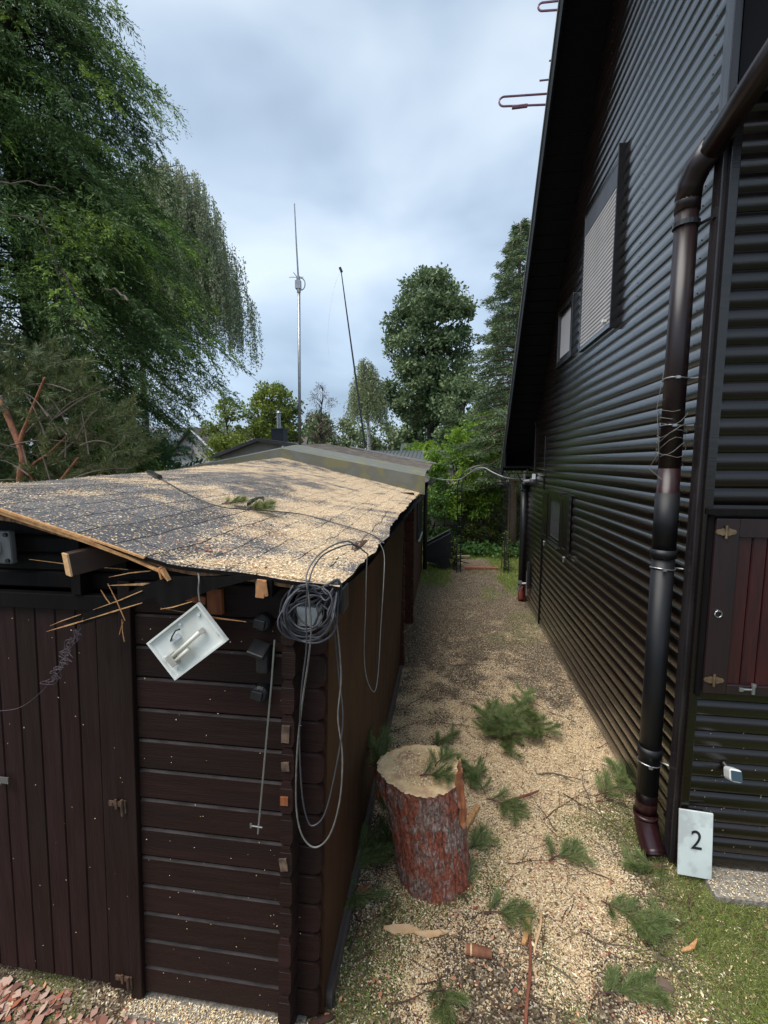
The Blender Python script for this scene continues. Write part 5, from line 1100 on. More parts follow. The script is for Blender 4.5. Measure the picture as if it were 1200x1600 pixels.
A_, B_ = at(728, 1482, 2, .025), at(768, 1490, 2, .022); mb = MB(); mb.tube([A_, A_.lerp(B_, .5), B_], [.024, .023, .020], 14); mb.build('branch_bark', M['orangebark'], t, smooth=False)
mb = MB(); d = (A_-B_).normalized(); mb.tube([A_-d*.028, A_+d*.002], [.0243, .022], 14); mb.build('cut_end', M['cutwood'], t)

# ------------------------------------------------------------------ far end of the passage
def foliage(centers, rad, n_per, L0, L1, wr, m, name, parent=None, droop=0, up=.0, label=None):
    c = np.repeat(np.asarray(centers, float), n_per, 0); r = np.repeat(np.asarray(rad, float), n_per)
    off = unit(rng.normal(size=c.shape))*(r*rng.uniform(.15, 1, len(c))**.6)[:, None]*np.array([1, 1, .75])
    p = c+off; d = unit(off*.6+rng.normal(0, .6, c.shape)*r[:, None]+np.array([0, 0, up-droop])*r[:, None])
    ln = rng.uniform(L0, L1, len(c)); V = rhomb(p, d, ln, ln*wr, bend=.15)
    return qmesh(name, V, m, parent)
def shrub(name, x, y, z, rx, ry, h, n, leaf, m, label, cat, wr=.5, stems=6, clump=.16, group=None, dens=60):
    t = empty(name, (x, y, z), label, cat, group); rs = np.random.default_rng(int(abs(x*100+y*10)))
    C_ = []; 
    while len(C_) < n:
        u = rs.uniform(-1, 1, 3); 
        if u[0]**2+u[1]**2+(max(0, u[2]))**2 < 1 and (u[0]**2+u[1]**2+u[2]**2) > .25: C_.append((x+u[0]*rx*(1+.15*math.sin(7*u[2])), y+u[1]*ry, z+h*.5*(1+u[2]*.95)))
    C_ = np.array(C_); mb = MB()
    for k in range(stems):
        c = C_[rs.integers(0, n)]; b = Vector((x+rs.uniform(-.2, .2)*rx, y+rs.uniform(-.2, .2)*ry, z)); mb.tube([b, b.lerp(Vector(c), .5)+Vector((0, 0, .08*h)), Vector(c)], [.02*h/1.5, .014*h/1.5, .005], 5)
    mb.build('stem', M['bark'], t); foliage(C_, np.full(n, clump)*rs.uniform(.6, 1.4, n), dens, leaf*.6, leaf*1.3, wr, m, 'foliage', t)
    return t
GH = 'dark hedge shrubs behind the rose arch'
shrub('hedge_shrub', -.35, 12.2, 0, .75, .6, 2.1, 90, .075, M['l_ivy'], 'deep green leafy shrub behind the small trailer', 'shrub', group=GH)
shrub('hedge_shrub', .95, 12.6, 0, .8, .5, 1.95, 110, .06, M['l_hedge'], 'yellow-green twiggy shrub seen through the rose arch', 'shrub', group=GH)
shrub('hedge_shrub', 2.3, 12.7, 0, .8, .6, 2.3, 110, .06, M['l_hedge'], 'shrub between the spruce trunk and the house corner', 'shrub', group=GH)
shrub('hedge_shrub', 3.8, 12.9, 0, .9, .6, 2.4, 90, .06, M['l_hedge'], 'shrub hidden partly by the house corner', 'shrub', group=GH)
shrub('hedge_shrub', -1.7, 12.6, 0, .9, .6, 2.2, 80, .07, M['l_ivy'], 'deep green shrub behind the rear shed gutter', 'shrub', group=GH)
shrub('bright_shrub', .45, 12.6, .9, .95, .7, 2.5, 150, .11, M['l_bright'], 'bright yellow-green bush with long leaves above the rose arch', 'bush', wr=.38, clump=.2)
V = []
C_ = np.stack([rng.uniform(-.6, 2.6, 90), rng.uniform(11.4, 12.1, 90), rng.uniform(.05, .22, 90)], 1)
tag(foliage(C_, np.full(90, .16), 45, .06, .12, .6, M['l_ivy'], 'ground_cover'), 'low leafy ground cover along the foot of the hedge', 'ground cover', kind='stuff')
# block wall
bwm = bpy.data.materials.new('grey_block_wall'); bwm.use_nodes = True; t_ = bwm.node_tree; b_ = t_.nodes['Principled BSDF']; b_.inputs['Roughness'].default_value = .9
tcn = N(t_, 'ShaderNodeTexCoord'); sp = N(t_, 'ShaderNodeSeparateXYZ'); cb = N(t_, 'ShaderNodeCombineXYZ'); br = N(t_, 'ShaderNodeTexBrick'); t_.links.new(tcn.outputs['Object'], sp.inputs[0]); t_.links.new(sp.outputs[0], cb.inputs[0]); t_.links.new(sp.outputs[2], cb.inputs[1]); t_.links.new(cb.outputs[0], br.inputs['Vector'])
br.inputs['Scale'].default_value = 1; br.inputs['Brick Width'].default_value = .42; br.inputs['Row Height'].default_value = .2; br.inputs['Mortar Size'].default_value = .012; br.inputs['Color1'].default_value = (.20, .19, .18, 1); br.inputs['Color2'].default_value = (.13, .125, .12, 1); br.inputs['Mortar'].default_value = (.05, .05, .045, 1); t_.links.new(br.outputs[0], b_.inputs['Base Color'])
mb = MB(); mb.bb((-1.2, 13.2, -.05), (2.0, 13.4, 1.75)); tag(mb.build('block_wall', bwm), 'grey concrete block wall glimpsed through the hedge behind the rose arch', 'wall')
# rose arch
ra = empty('rose_arch', (.77, 10.05, 0), 'thin dark metal rose arch standing over the end of the path', 'arch')
for sx_ in (.26, 1.27):
    mb = MB()
    for dx in (-.0, .09):
        for yy in (9.85, 10.25): mb.tube([(sx_+dx, yy, -.02), (sx_+dx, yy, 1.84)], .009, 6)
    for k in range(9): mb.tube([(sx_, 9.85, .2+k*.2), (sx_+.09, 9.85, .2+k*.2)], .006, 5); mb.tube([(sx_, 9.85, .2+k*.2), (sx_, 10.25, .2+k*.2)], .006, 5)
    mb.build('side_frame', M['plastic'], ra)
mb = MB()
for yy in (9.85, 10.25):
    for r_, x0 in ((.555, 0), (.465, 0)): mb.tube([(.81+(-r_)*math.cos(t), yy, 1.84+.48*r_/.555*math.sin(t)) for t in [math.pi*k/20 for k in range(21)]], .009, 6)
for k in range(9): t = math.pi*(k+.5)/9; mb.tube([(.81-.555*math.cos(t), 9.85, 1.84+.48*math.sin(t)), (.81-.555*math.cos(t), 10.25, 1.84+.48*math.sin(t))], .006, 5)
mb.build('hoop', M['plastic'], ra)
for i, (x, h, n_) in enumerate(((.22, .75, 16), (1.32, .95, 24))):
    shrub('climbing_rose', x, 10.05, 0, .10, .12, h, n_, .05, M['l_hedge'], ('sparse climbing plant at the left foot of the rose arch', 'leafy climbing plant at the right foot of the rose arch')[i], 'plant', clump=.07, dens=16, stems=10)
# brick edging, plank, trailer
for k in range(5):
    mb = MB(); mb.box((.52+k*.15, 10.15+.01*k, .02), (.14, .09, .07), (0, 0, random.uniform(-.06, .06)))
    tag(mb.build('edging_brick', mat('red_brick', (.34, .12, .075), .85, (.24, .08, .05), 20), bevel=.006), ('leftmost', 'second from left', 'middle', 'second from right', 'rightmost')[k]+' of the five red edging bricks across the path', 'brick', 'row of edging bricks across the path')
mb = MB(); mb.box((.25, 11.25, .05), (.75, .10, .05), (0, 0, .05)); tag(mb.build('wooden_plank', mat('weathered_plank', (.30, .22, .14), .8)), 'short pale plank on the ground beyond the rose arch', 'plank')
tr = empty('garden_trailer', (-.13, 10.35, 0), 'small black dump trailer tipped beside the rear shed', 'trailer')
mb = MB(); P = [(-.48, .16), (-.42, .50), (.12, .80), (.30, .33), (-.10, .10)]
o_ = .03; mb.prism([(x, 10.1, z) for x, z in P], (0, .03, 0)); mb.prism([(x, 10.62, z) for x, z in P], (0, .03, 0))
for (a, b) in ((0, 1), (2, 3), (3, 4), (4, 0)): A_, B_ = P[a], P[b]; mb.prism([(A_[0], 10.13, A_[1]), (B_[0], 10.13, B_[1]), (B_[0]*.96-.01, 10.13, B_[1]*.97+.01), (A_[0]*.96-.01, 10.13, A_[1]*.97+.01)], (0, .49, 0))
mb.build('tub', M['plastic'], tr)
mb = MB(); mb.tube([(-.43, 10.09, .51), (.12, 10.09, .815)], .012, 6); mb.tube([(-.43, 10.66, .51), (.12, 10.66, .815)], .012, 6); mb.build('rim', mat('grey_rim', (.12, .12, .125), .5), tr)
for yy in (10.06, 10.68):
    mb = MB(); mb.tube([(.0, yy-.03, .13), (.0, yy+.03, .13)], .13, 18); mb.build('wheel', M['ink'], tr)
mb = MB(); mb.tube([(.1, 10.36, .2), (.55, 10.38, .08)], .014, 6); mb.build('drawbar', M['plastic'], tr)

# ------------------------------------------------------------------ buildings behind
nb = empty('neighbour_house', (-7.0, 17, 0), 'low beige house with a dark gable verge and black chimney behind the shed', 'house')
Gp = [(-8.25, 2.70), (-6.75, 3.22), (-4.7, 2.92), (-4.7, 0), (-8.25, 0)]
mb = MB(); mb.prism([(x, 16, z-.1) if z else (x, 16, 0) for x, z in Gp], (0, 8, 0)); mb.build('wall', M['beige'], nb)
mb = MB()
for (a, b) in ((0, 1), (1, 2)):
    (xa, za), (xb, zb) = Gp[a], Gp[b]
    if a == 0: xa -= .25; za -= .09
    mb.prism([(xa, 15.75, za-.10), (xb, 15.75, zb-.10), (xb, 15.75, zb+.02), (xa, 15.75, za+.02)], (0, 8.6, 0))
mb.build('roof', M['tile_grey'], nb)
ch = MB(); ch.bb((-6.66, 16.9, 2.9), (-6.18, 17.4, 3.62)); cho = ch.build('chimney', mat('black_chimney_cladding', (.03, .034, .045), .5), nb)
mb = MB(); mb.bb((-6.70, 16.86, 3.62), (-6.14, 17.44, 3.66)); mb.build('chimney_cap', M['cover'], cho)
mb = MB(); mb.tube([(-6.42, 17.1, 3.6), (-6.42, 17.1, 4.22)], .075, 12); mb.tube([(-6.42, 17.1, 4.25), (-6.42, 17.1, 4.33)], [.12, .04], 12); mb.tube([(-6.42, 17.1, 4.16), (-6.52, 17.05, 4.36)], .05, 8); mb.build('flue', M['steel'], cho)
mb = MB(); mb.add([(-5.9, 15.73, 2.60), (-5.0, 15.73, 2.60), (-5.0, 15.73, 2.86), (-5.75, 15.73, 2.92)], [(0, 1, 2, 3)]); mb.add([(-5.98, 15.72, 2.56), (-5.90, 15.72, 2.56), (-5.73, 15.72, 2.96), (-5.80, 15.72, 2.96)], [(0, 1, 2, 3)], 1); mb.build('window', [M['glass'], M['white']], nb)
sh_ = empty('gabled_house', (-21, 37, 0), 'brown roofed house with solar panels far behind the trees at left', 'house')
mb = MB(); mb.prism([(-27, 34.6, 0), (-18.3, 34.6, 0), (-18.3, 34.6, 3.4), (-20.0, 34.6, 5.0), (-27, 34.6, 3.4)][:0] or [(-26, 34.6, 0), (-18.4, 34.6, 0), (-18.4, 34.6, 3.2), (-20.2, 34.6, 4.9), (-22.0, 34.6, 3.2), (-26, 34.6, 3.2)], (0, 8, 0)); mb.build('wall', M['brickwall'], sh_)
mb = MB(); mb.prism([(-27, 34.2, 3.0), (-20.2, 34.2, 3.0), (-20.2, 36.8, 5.15), (-27, 36.8, 5.15)], (0, .1, .12)); mb.prism([(-22.1, 34.1, 3.0), (-20.2, 34.1, 4.95), (-20.2, 34.1, 5.15), (-22.3, 34.1, 3.05)], (0, 8, 0)); mb.prism([(-18.0, 34.1, 2.9), (-20.2, 34.1, 4.95), (-20.2, 34.1, 5.15), (-17.8, 34.1, 2.95)], (0, 8, 0)); mb.build('roof', M['tile'], sh_)
mb = MB(); mb.prism([(-18.1, 34.05, 2.95), (-20.2, 34.05, 4.93), (-20.2, 34.05, 5.1), (-17.9, 34.05, 3.0)], (0, .04, 0)); mb.build('verge_board', M['white'], sh_)
for k in range(4):
    x = -26.0+k*1.42; mb = MB(); mb.prism([(x, 34.5, 3.42), (x+1.32, 34.5, 3.42), (x+1.32, 36.4, 4.97), (x, 36.4, 4.97)], (0, -.06, .07)); so_ = mb.build('solar_panel', M['solar'], sh_)
mb = MB()
for k in range(5): x = -26.06+k*1.42; mb.prism([(x, 34.44, 3.45), (x+.05, 34.44, 3.45), (x+.05, 36.4, 5.06), (x, 36.4, 5.06)], (0, -.06, .08))
mb.build('panel_rail', M['steel'], sh_)
h2 = empty('tiled_house', (-16.5, 37, 0), 'brown tiled house roof right of the solar panel house', 'house')
mb = MB(); mb.bb((-19, 37.2, 0), (-12, 41, 2.8)); mb.build('wall', M['brickwall'], h2)
mb = MB(); mb.prism([(-19.2, 36.8, 2.8), (-11.8, 36.8, 2.8), (-12.2, 39.5, 4.4), (-19.2, 39.5, 5.0)], (0, .1, .15)); mb.build('roof', M['tile'], h2)
mb = MB(); mb.box((-16.6, 37.7, 3.6), (.7, .08, .5), (-.55, 0, 0)); mb.build('window', M['white'], h2)
b3 = empty('long_grey_building', (-1.8, 25, 0), 'long low building with grey ribbed sheet roof behind the rear shed', 'building')
mb = MB(); mb.bb((-6, 25, 0), (3, 30, 2.1)); mb.build('wall', M['beige'], b3)
mb = MB(); mb.prism([(-6.2, 24.7, 2.05), (3.2, 24.7, 2.05), (3.2, 30, 3.05), (-6.2, 30, 3.05)], (0, 0, .06))
for k in range(38): x = -6.1+k*.25; mb.prism([(x, 24.69, 2.11), (x+.04, 24.69, 2.11), (x+.04, 30, 3.12), (x, 30, 3.12)], (0, 0, .03))
mb.build('roof', M['sheet_roof'], b3)
b4 = empty('flat_dark_building', (-7, 26, 0), 'dark low roof just left of the birch trunk', 'building')
mb = MB(); mb.bb((-10, 26, 0), (-5.2, 30, 2.6)); mb.build('wall', M['beige'], b4); mb = MB(); mb.bb((-10.3, 25.7, 2.6), (-6.05, 30, 3.05)); mb.build('roof', M['tile_grey'], b4)
b5 = empty('blue_grey_shed', (-2, 34, 0), 'small blue-grey shed roof right of the birch trunk', 'building')
mb = MB(); mb.bb((-3.2, 33.5, 0), (-.6, 36, 2.9)); mb.build('wall', M['beige'], b5); mb = MB(); mb.prism([(-3.4, 33.3, 2.9), (-.4, 33.3, 2.9), (-.4, 35, 3.7), (-3.4, 35, 3.7)], (0, .05, .08)); mb.build('roof', M['sheet_roof'], b5)

# ------------------------------------------------------------------ masts
ms = empty('antenna_mast', (-2.95, 10.4, 2.6), 'tall straight grey antenna mast rising behind the shed roof ridge', 'mast')
q = lambda px, py: at(px, py, 1, 10.4)
mb = MB(); mb.tube([(q(468, 700).x, 10.4, 2.2), q(467, 455)], .034, 12); mb.build('mast_tube', M['steel'], ms, smooth=True)
mb = MB(); mb.tube([q(467, 457), q(466, 432)], .045, 10); mb.box(q(466, 445), (.12, .1, .18)); mb.build('clamp', M['steel'], ms)
mb = MB(); mb.tube([q(466, 432), q(463, 380), q(460, 318)], [.020, .016, .012], 8); mb.build('whip', M['steel'], ms)
mb = MB(); mb.tube([q(452, 433), q(474, 433)], .008, 6); mb.tube([q(462, 430)+Vector((0, -.15, 0)), q(462, 430)+Vector((0, .15, 0))], .008, 6); c = q(470, 444); mb.tube([c+Vector((.10*math.sin(a_), 0, .13*math.cos(a_))) for a_ in [math.pi*k/10 for k in range(11)]], .012, 6); mb.build('radial', M['steel'], ms)
pl_ = empty('leaning_pole', at(570, 700, 1, 24), 'thin dark pole leaning left above the birch', 'pole'); q = lambda px, py: at(px, py, 1, 24)
mb = MB(); mb.tube([q(571, 700), q(551.6, 560), q(540.6, 480), q(533, 423)], [.055, .045, .035, .025], 8); mb.tube([q(534, 425), q(531, 418)], .07, 8); mb.build('pole_tube', M['plastic'], pl_)
mb = MB(); mb.tube(sagline([q(532, 424), q(522, 450), q(515, 490), q(512, 530), q(514, 560)]), .006, 4); mb.build('wire', M['lampwhite'], pl_)
mb = MB(); mb.tube(sagline([(1.3, 7.9, 2.9), at(740, 625, 1, 14), at(690, 650, 1, 18), at(655, 675, 1, 24.8)]), .010, 4); tag(mb.build('aerial_wire', M['cable']), 'thin aerial wire running from the house to the far roofs', 'wire')

# ------------------------------------------------------------------ trees
def limb(a, b, sag=0, n=5):
    a, b = Vector(a), Vector(b); return [a.lerp(b, k/n)+Vector((0, 0, sag*math.sin(math.pi*k/n))) for k in range(n+1)]
def broad_tree(name, x, y, h, prof, n, leaf, m, label, cat='tree', group=None, trunk_r=.2, base=0, bark='bark', clump=.5, dens=120, wr=.55, gaps=.0, seed=1, second=None, lean=0):
    """prof: list of (z, radius); clumps spread through that volume"""
    t = empty(name, (x, y, base), label, cat, group); rs = np.random.default_rng(seed); Z = [p[0] for p in prof]; Rr = [p[1] for p in prof]
    C_, rad = [], []
    tot = 0
    while len(C_) < n and tot < n*60:
        tot += 1; z = rs.uniform(Z[0], Z[-1]); r = np.interp(z, Z, Rr)*(1+.22*noise.noise(Vector((z*1.1, seed, 3)))); a = rs.uniform(0, 2*math.pi); u = rs.uniform(0, 1)**.45
        r *= 1+.30*noise.noise(Vector((math.cos(a)*1.5+seed, math.sin(a)*1.5, z*.9)))
        if rs.uniform() > (np.interp(z, Z, Rr)/max(Rr))**1.2+.08: continue
        p = (x+lean*(z-Z[0])+u*r*math.cos(a), y+u*r*math.sin(a), z)
        if gaps and noise.noise(Vector(p)*(1.1/clump*.5)) > .5-gaps: continue
        C_.append(p); rad.append(clump*rs.uniform(.55, 1.35))
    C_ = np.array(C_); mb = MB(); top = Vector((x+lean*(Z[-1]-Z[0])*.9, y, Z[-1]*.93))
    tr_ = [Vector((x+lean*max(0, z-Z[0])+.12*math.sin(z*.9+seed)*min(1, z/3), y, z)) for z in np.linspace(base-.1, top.z, 9)]
    mb.tube(tr_, [trunk_r*(1-.1*k) for k in range(9)], 9); 
    for k in range(min(len(C_), 46)):
        c = Vector(C_[rs.integers(0, len(C_))]); zb = max(base+.2*h, c.z-np.linalg.norm([c.x-x, c.y-y])*.7); b = Vector((np.interp(zb, [v.z for v in tr_], [v.x for v in tr_]), y, zb))
        mb.tube(limb(b, c, .1), [trunk_r*.32, trunk_r*.26, trunk_r*.2, trunk_r*.14, trunk_r*.1, trunk_r*.05], 5)
    mb.build('trunk', M[bark], t, smooth=True)
    k = len(C_) if not second else int(len(C_)*.7)
    foliage(C_[:k], rad[:k], dens, leaf*.6, leaf*1.35, wr, m, 'crown', t)
    if second: foliage(C_[k:], rad[k:], dens, leaf*.6, leaf*1.35, wr, second, 'crown', t)
    return t
# big oak, centre right
broad_tree('oak_tree', -1.25, 35, 16, [(5.2, 1.2), (6.5, 3.2), (8, 2.9), (10, 3.1), (12, 3.2), (14, 2.6), (15.3, 1.8), (16, .7)], 420, .26, M['l_oak'], 'tall dark green oak standing alone against the sky', trunk_r=.38, clump=.62, dens=105, gaps=.12, seed=4)
broad_tree('broadleaf_tree', 1.2, 32, 8, [(2, 1.5), (4, 2.4), (6, 2.2), (8.2, 1.0)], 120, .24, M['l_oak'], 'dark leafy tree below and right of the big oak', trunk_r=.25, clump=.6, dens=90, seed=6)
# spruce by the house: layered boughs
def conifer(name, x, y, h, z0, R0, m, label, n_br=90, dens=46, needle=.16, seed=2, trunk_r=.14, droop=.35, bark='bark_pale', topz=None, wr=.22, cat='spruce'):
    t = empty(name, (x, y, 0), label, cat); rs = np.random.default_rng(seed); mb = MB(); P, D, Ls = [], [], []
    mb.tube([(x, y, z) for z in np.linspace(-.1, h, 8)], [trunk_r*(1-.12*k) for k in range(8)], 10)
    for i in range(n_br):
        f = (i+rs.uniform(0, 1))/n_br; z = z0+(h-z0)*f**.9; r = R0*(1-f)**.75*rs.uniform(.65, 1.12)+.10; a = i*2.4+rs.uniform(-.4, .4)
        b = Vector((x, y, z)); e_ = b+Vector((r*math.cos(a), r*math.sin(a), -droop*r+.12*r)); mid = b.lerp(e_, .5)+Vector((0, 0, .10*r)); pts = [b, b.lerp(mid, .5)+Vector((0, 0, .03)), mid, mid.lerp(e_, .5), e_+Vector((0, 0, .08*r))]
        mb.tube(pts, [.035*(1-f)+.008, .025*(1-f)+.006, .016, .010, .005], 4)
        nn = int(dens*(r/R0+.15)); 
        for _ in range(nn):
            u = rs.uniform(.12, 1)**.7; k = min(3, int(u*4)); p = pts[k].lerp(pts[k+1], u*4-k); s = rs.choice((-1, 1)); side = Vector((-math.sin(a)*s, math.cos(a)*s, 0)); w_ = (1-u*.75)*r*.42*rs.uniform(.1, 1)
            out_ = Vector((math.cos(a), math.sin(a), 0))
            q = p+side*w_+out_*w_*.5+Vector((0, 0, -w_*.35-.03*rs.uniform())); dd = (side*.6+out_*.7+Vector((0, 0, -.35))).normalized()
            P.append(q); D.append(dd)
    mb.build('trunk', M[bark], t, smooth=True); P = np.repeat(np.array(P), 4, 0); D = np.repeat(np.array(D), 4, 0)
    P = P+rng.normal(0, needle*.35, P.shape); D = unit(D+rng.normal(0, .45, D.shape)); V = rhomb(P, D, rng.uniform(.6, 1.4, len(P))*needle, needle*wr, bend=.1); qmesh('crown', V, m, t); return t
conifer('spruce_tree', 1.72, 12.1, 8.2, 1.75, 1.75, M['l_spruce'], 'spruce with a bare pinkish trunk rising beside the house roof edge', n_br=150, dens=150, needle=.085, trunk_r=.13, seed=8)
conifer('spruce_tree', 2.35, 15.0, 9.6, 1.5, 2.0, M['l_spruce'], 'taller pointed spruce behind the trunk spruce, half hidden by the house roof', n_br=130, dens=110, needle=.11, trunk_r=.14, seed=9)
shrub('bright_shrub', 1.15, 13.6, 2.2, .75, .7, 1.7, 110, .09, M['l_bright'], 'light green leafy bush top in front of the spruces', 'bush', wr=.45, clump=.2)
# weeping birch shapes
def birch(name, x, y, h, spread, z_low, m, label, strands, leaf, seed, lf=26, right_only=False, trunk_r=.16, tshift=0, base=0):
    t = empty(name, (x, y, base), label, 'birch tree'); rs = np.random.default_rng(seed); mb = MB()
    tx = x+tshift; tk = [Vector((tx+.18*math.sin(z*.5)-tshift*max(0, z-4.5)/h, y, z)) for z in np.linspace(base-.1, h*.95, 10)]; mb.tube(tk, [trunk_r*(1-.095*k) for k in range(10)], 9)
    P, D, tw = [], [], MB()
    for i in range(strands):
        a = rs.uniform(0, 2*math.pi); u = rs.uniform(.1, 1)**.6; f = rs.uniform(0, 1); z1 = z_low+(h-z_low)*(.42+.58*f); rr = spread*u*(1.05-.75*f**2)*(1+.25*noise.noise(Vector((a*1.2, f*3, seed))))
        c = Vector((x+rr*math.cos(a), y+rr*math.sin(a), z1)); 
        if i % 7 == 0:
            zb_ = max(base+1, z1-rr*.9); b = Vector((tx+.18*math.sin(zb_*.5)-tshift*max(0, zb_-4.5)/h, y, zb_)); mb.tube(limb(b, c, .25), [.05, .04, .03, .022, .014, .007], 5)
        L_ = rs.uniform(.35, 1)*(z1-z_low)*.62*(.5+.5*u)+.3; ph = rs.uniform(0, 6); sway = Vector((math.cos(a), math.sin(a), 0))*rs.uniform(0, .22)
        pts = [c+sway*math.sin(min(1.5, k/5*2))*1.0+Vector((.03*math.sin(k*1.3+ph), .03*math.cos(k+ph), -L_*k/5)) for k in range(6)]
        tw.tube(pts, [.006, .005, .004, .003, .003, .002], 3, cap=False)
        n = int(lf*(L_/1.2)+6)
        for _ in range(n):
            v = rs.uniform(0, 5); k = min(4, int(v)); P.append(pts[k].lerp(pts[k+1], v-k)); 
    mb.build('trunk', M['birchbark'], t, smooth=True); tw.build('hanging_twigs', M['greytwig'], t)
    P = np.array(P); P = P+rng.normal(0, leaf*.55, P.shape); d = unit(rng.normal(0, .5, P.shape)+np.array([0, 0, -.8])); V = rhomb(P, d, rng.uniform(.6, 1.3, len(P))*leaf, leaf*.6, bend=.1); qmesh('crown', V, m, t); return t
birch('weeping_birch', -8.6, 14, 11.4, 2.45, 4.4, M['l_birch'], 'large weeping birch with hanging grey-green strands behind the conifer', 1250, .072, 21, lf=44, tshift=-1.4)
birch('weeping_birch', -5.25, 30, 9.0, 1.35, 3.6, M['l_birch2'], 'light green weeping birch with a white trunk in the middle distance', 360, .12, 22, lf=22, trunk_r=.20)
# background row, left to right
broad_tree('maple_tree', -10.2, 20.4, 5.4, [(3.0, .5), (3.6, 1.0), (4.5, 1.1), (5.3, .5)], 42, .13, M['l_maple'], 'thin open-crowned tree at the left of the background row', trunk_r=.09, clump=.26, dens=60, gaps=.1, seed=31)
broad_tree('maple_tree', -8.0, 20.8, 6.1, [(2.8, .9), (3.6, 1.25), (4.8, 1.25), (5.6, .85), (6.1, .3)], 120, .14, M['l_maple'], 'full yellow-green round tree behind the mast and chimney', trunk_r=.14, clump=.34, dens=90, seed=32)
broad_tree('larch_tree', -5.75, 21.0, 5.9, [(3.0, .55), (4.0, .8), (5.2, .75), (6.0, .35)], 60, .09, M['l_red'], 'thin reddish half-bare conifer right of the mast', trunk_r=.08, clump=.24, dens=45, gaps=.15, seed=33, wr=.25)
broad_tree('broadleaf_tree', -9.6, 19.3, 3.4, [(2.2, .8), (2.9, 1.1), (3.5, .6)], 50, .12, M['l_maple'], 'low yellow-green bush beside the beige house', trunk_r=.06, clump=.3, dens=70, seed=34)
for i, (x, y, h, r_, m_, lb) in enumerate([(-19.5, 46, 6.6, 2.2, 'l_oak', 'small dark distant tree left of the background row'), (-9.2, 44, 6.3, 2.6, 'l_far', 'distant rounded tree behind the reddish conifer'), (-5.6, 46, 6.5, 2.4, 'l_far', 'distant green tree left of the birch trunk'),
                                     (-2.9, 40, 7.4, 1.0, 'l_oak', 'narrow dark distant conifer right of the birch trunk'), (-1.0, 48, 6.4, 2.3, 'l_far', 'distant pale tree between the birch and the oak'), (1.8, 50, 7.2, 2.4, 'l_far', 'distant tree below the big oak crown'), (-14, 48, 6.2, 2.6, 'l_far', 'distant tree behind the yellow-green tree'), (-24.5, 48, 6.5, 3, 'l_far', 'distant tree behind the solar panel roof'), (5, 46, 9, 3, 'l_oak', 'distant dark tree behind the spruces'), (-12, 42, 6.8, 1.9, 'l_oak', 'distant dark round tree behind the mast')]):
    broad_tree('distant_tree', x, y, h, [(1.5, r_*.7), (h*.5, r_), (h*.8, r_*.8), (h, r_*.3)], 80, .32, M[m_], lb, trunk_r=.2, clump=.65, dens=60, seed=50+i, group='distant trees beyond the houses')
shrub('bright_shrub', -1.6, 31.5, 2.2, 1.6, .8, 1.5, 60, .22, M['l_bright'], 'bright green bush behind the long grey roof', 'bush', clump=.35)
shrub('bright_shrub', -6.9, 24.5, 2.2, .9, .8, 1.2, 36, .2, M['l_far'], 'pale green bush behind the dark low roof', 'bush', clump=.3)
# shrubs at the left behind the shed
shrub('sumac_shrub', -6.85, 10.2, 1.2, .85, .7, 1.75, 90, .16, M['l_blue'], 'blue-green sumac bush with narrow leaves left of the beige house', 'bush', wr=.3, clump=.22)
shrub('sumac_shrub', -8.0, 10.8, .9, .9, .7, 1.75, 70, .15, M['l_blue'], 'darker blue-green bush near the orange fence piece', 'bush', wr=.3, clump=.22)
shrub('plum_shrub', -11.2, 14.2, 1.2, .9, .7, 2.5, 80, .12, M['l_purple'], 'dark purple-leaved plum bush under the birch', 'bush', wr=.5, clump=.22)
mb = MB(); mb.bb((-9.0, 11.6, 0), (-7.4, 11.68, 2.05)); mb.bb((-9.05, 11.55, 2.05), (-7.35, 11.72, 2.12)); tag(mb.build('wooden_fence', mat('orange_brown_fence', (.24, .075, .035), .8)), 'orange-brown wooden fence piece behind the bushes at left', 'fence')
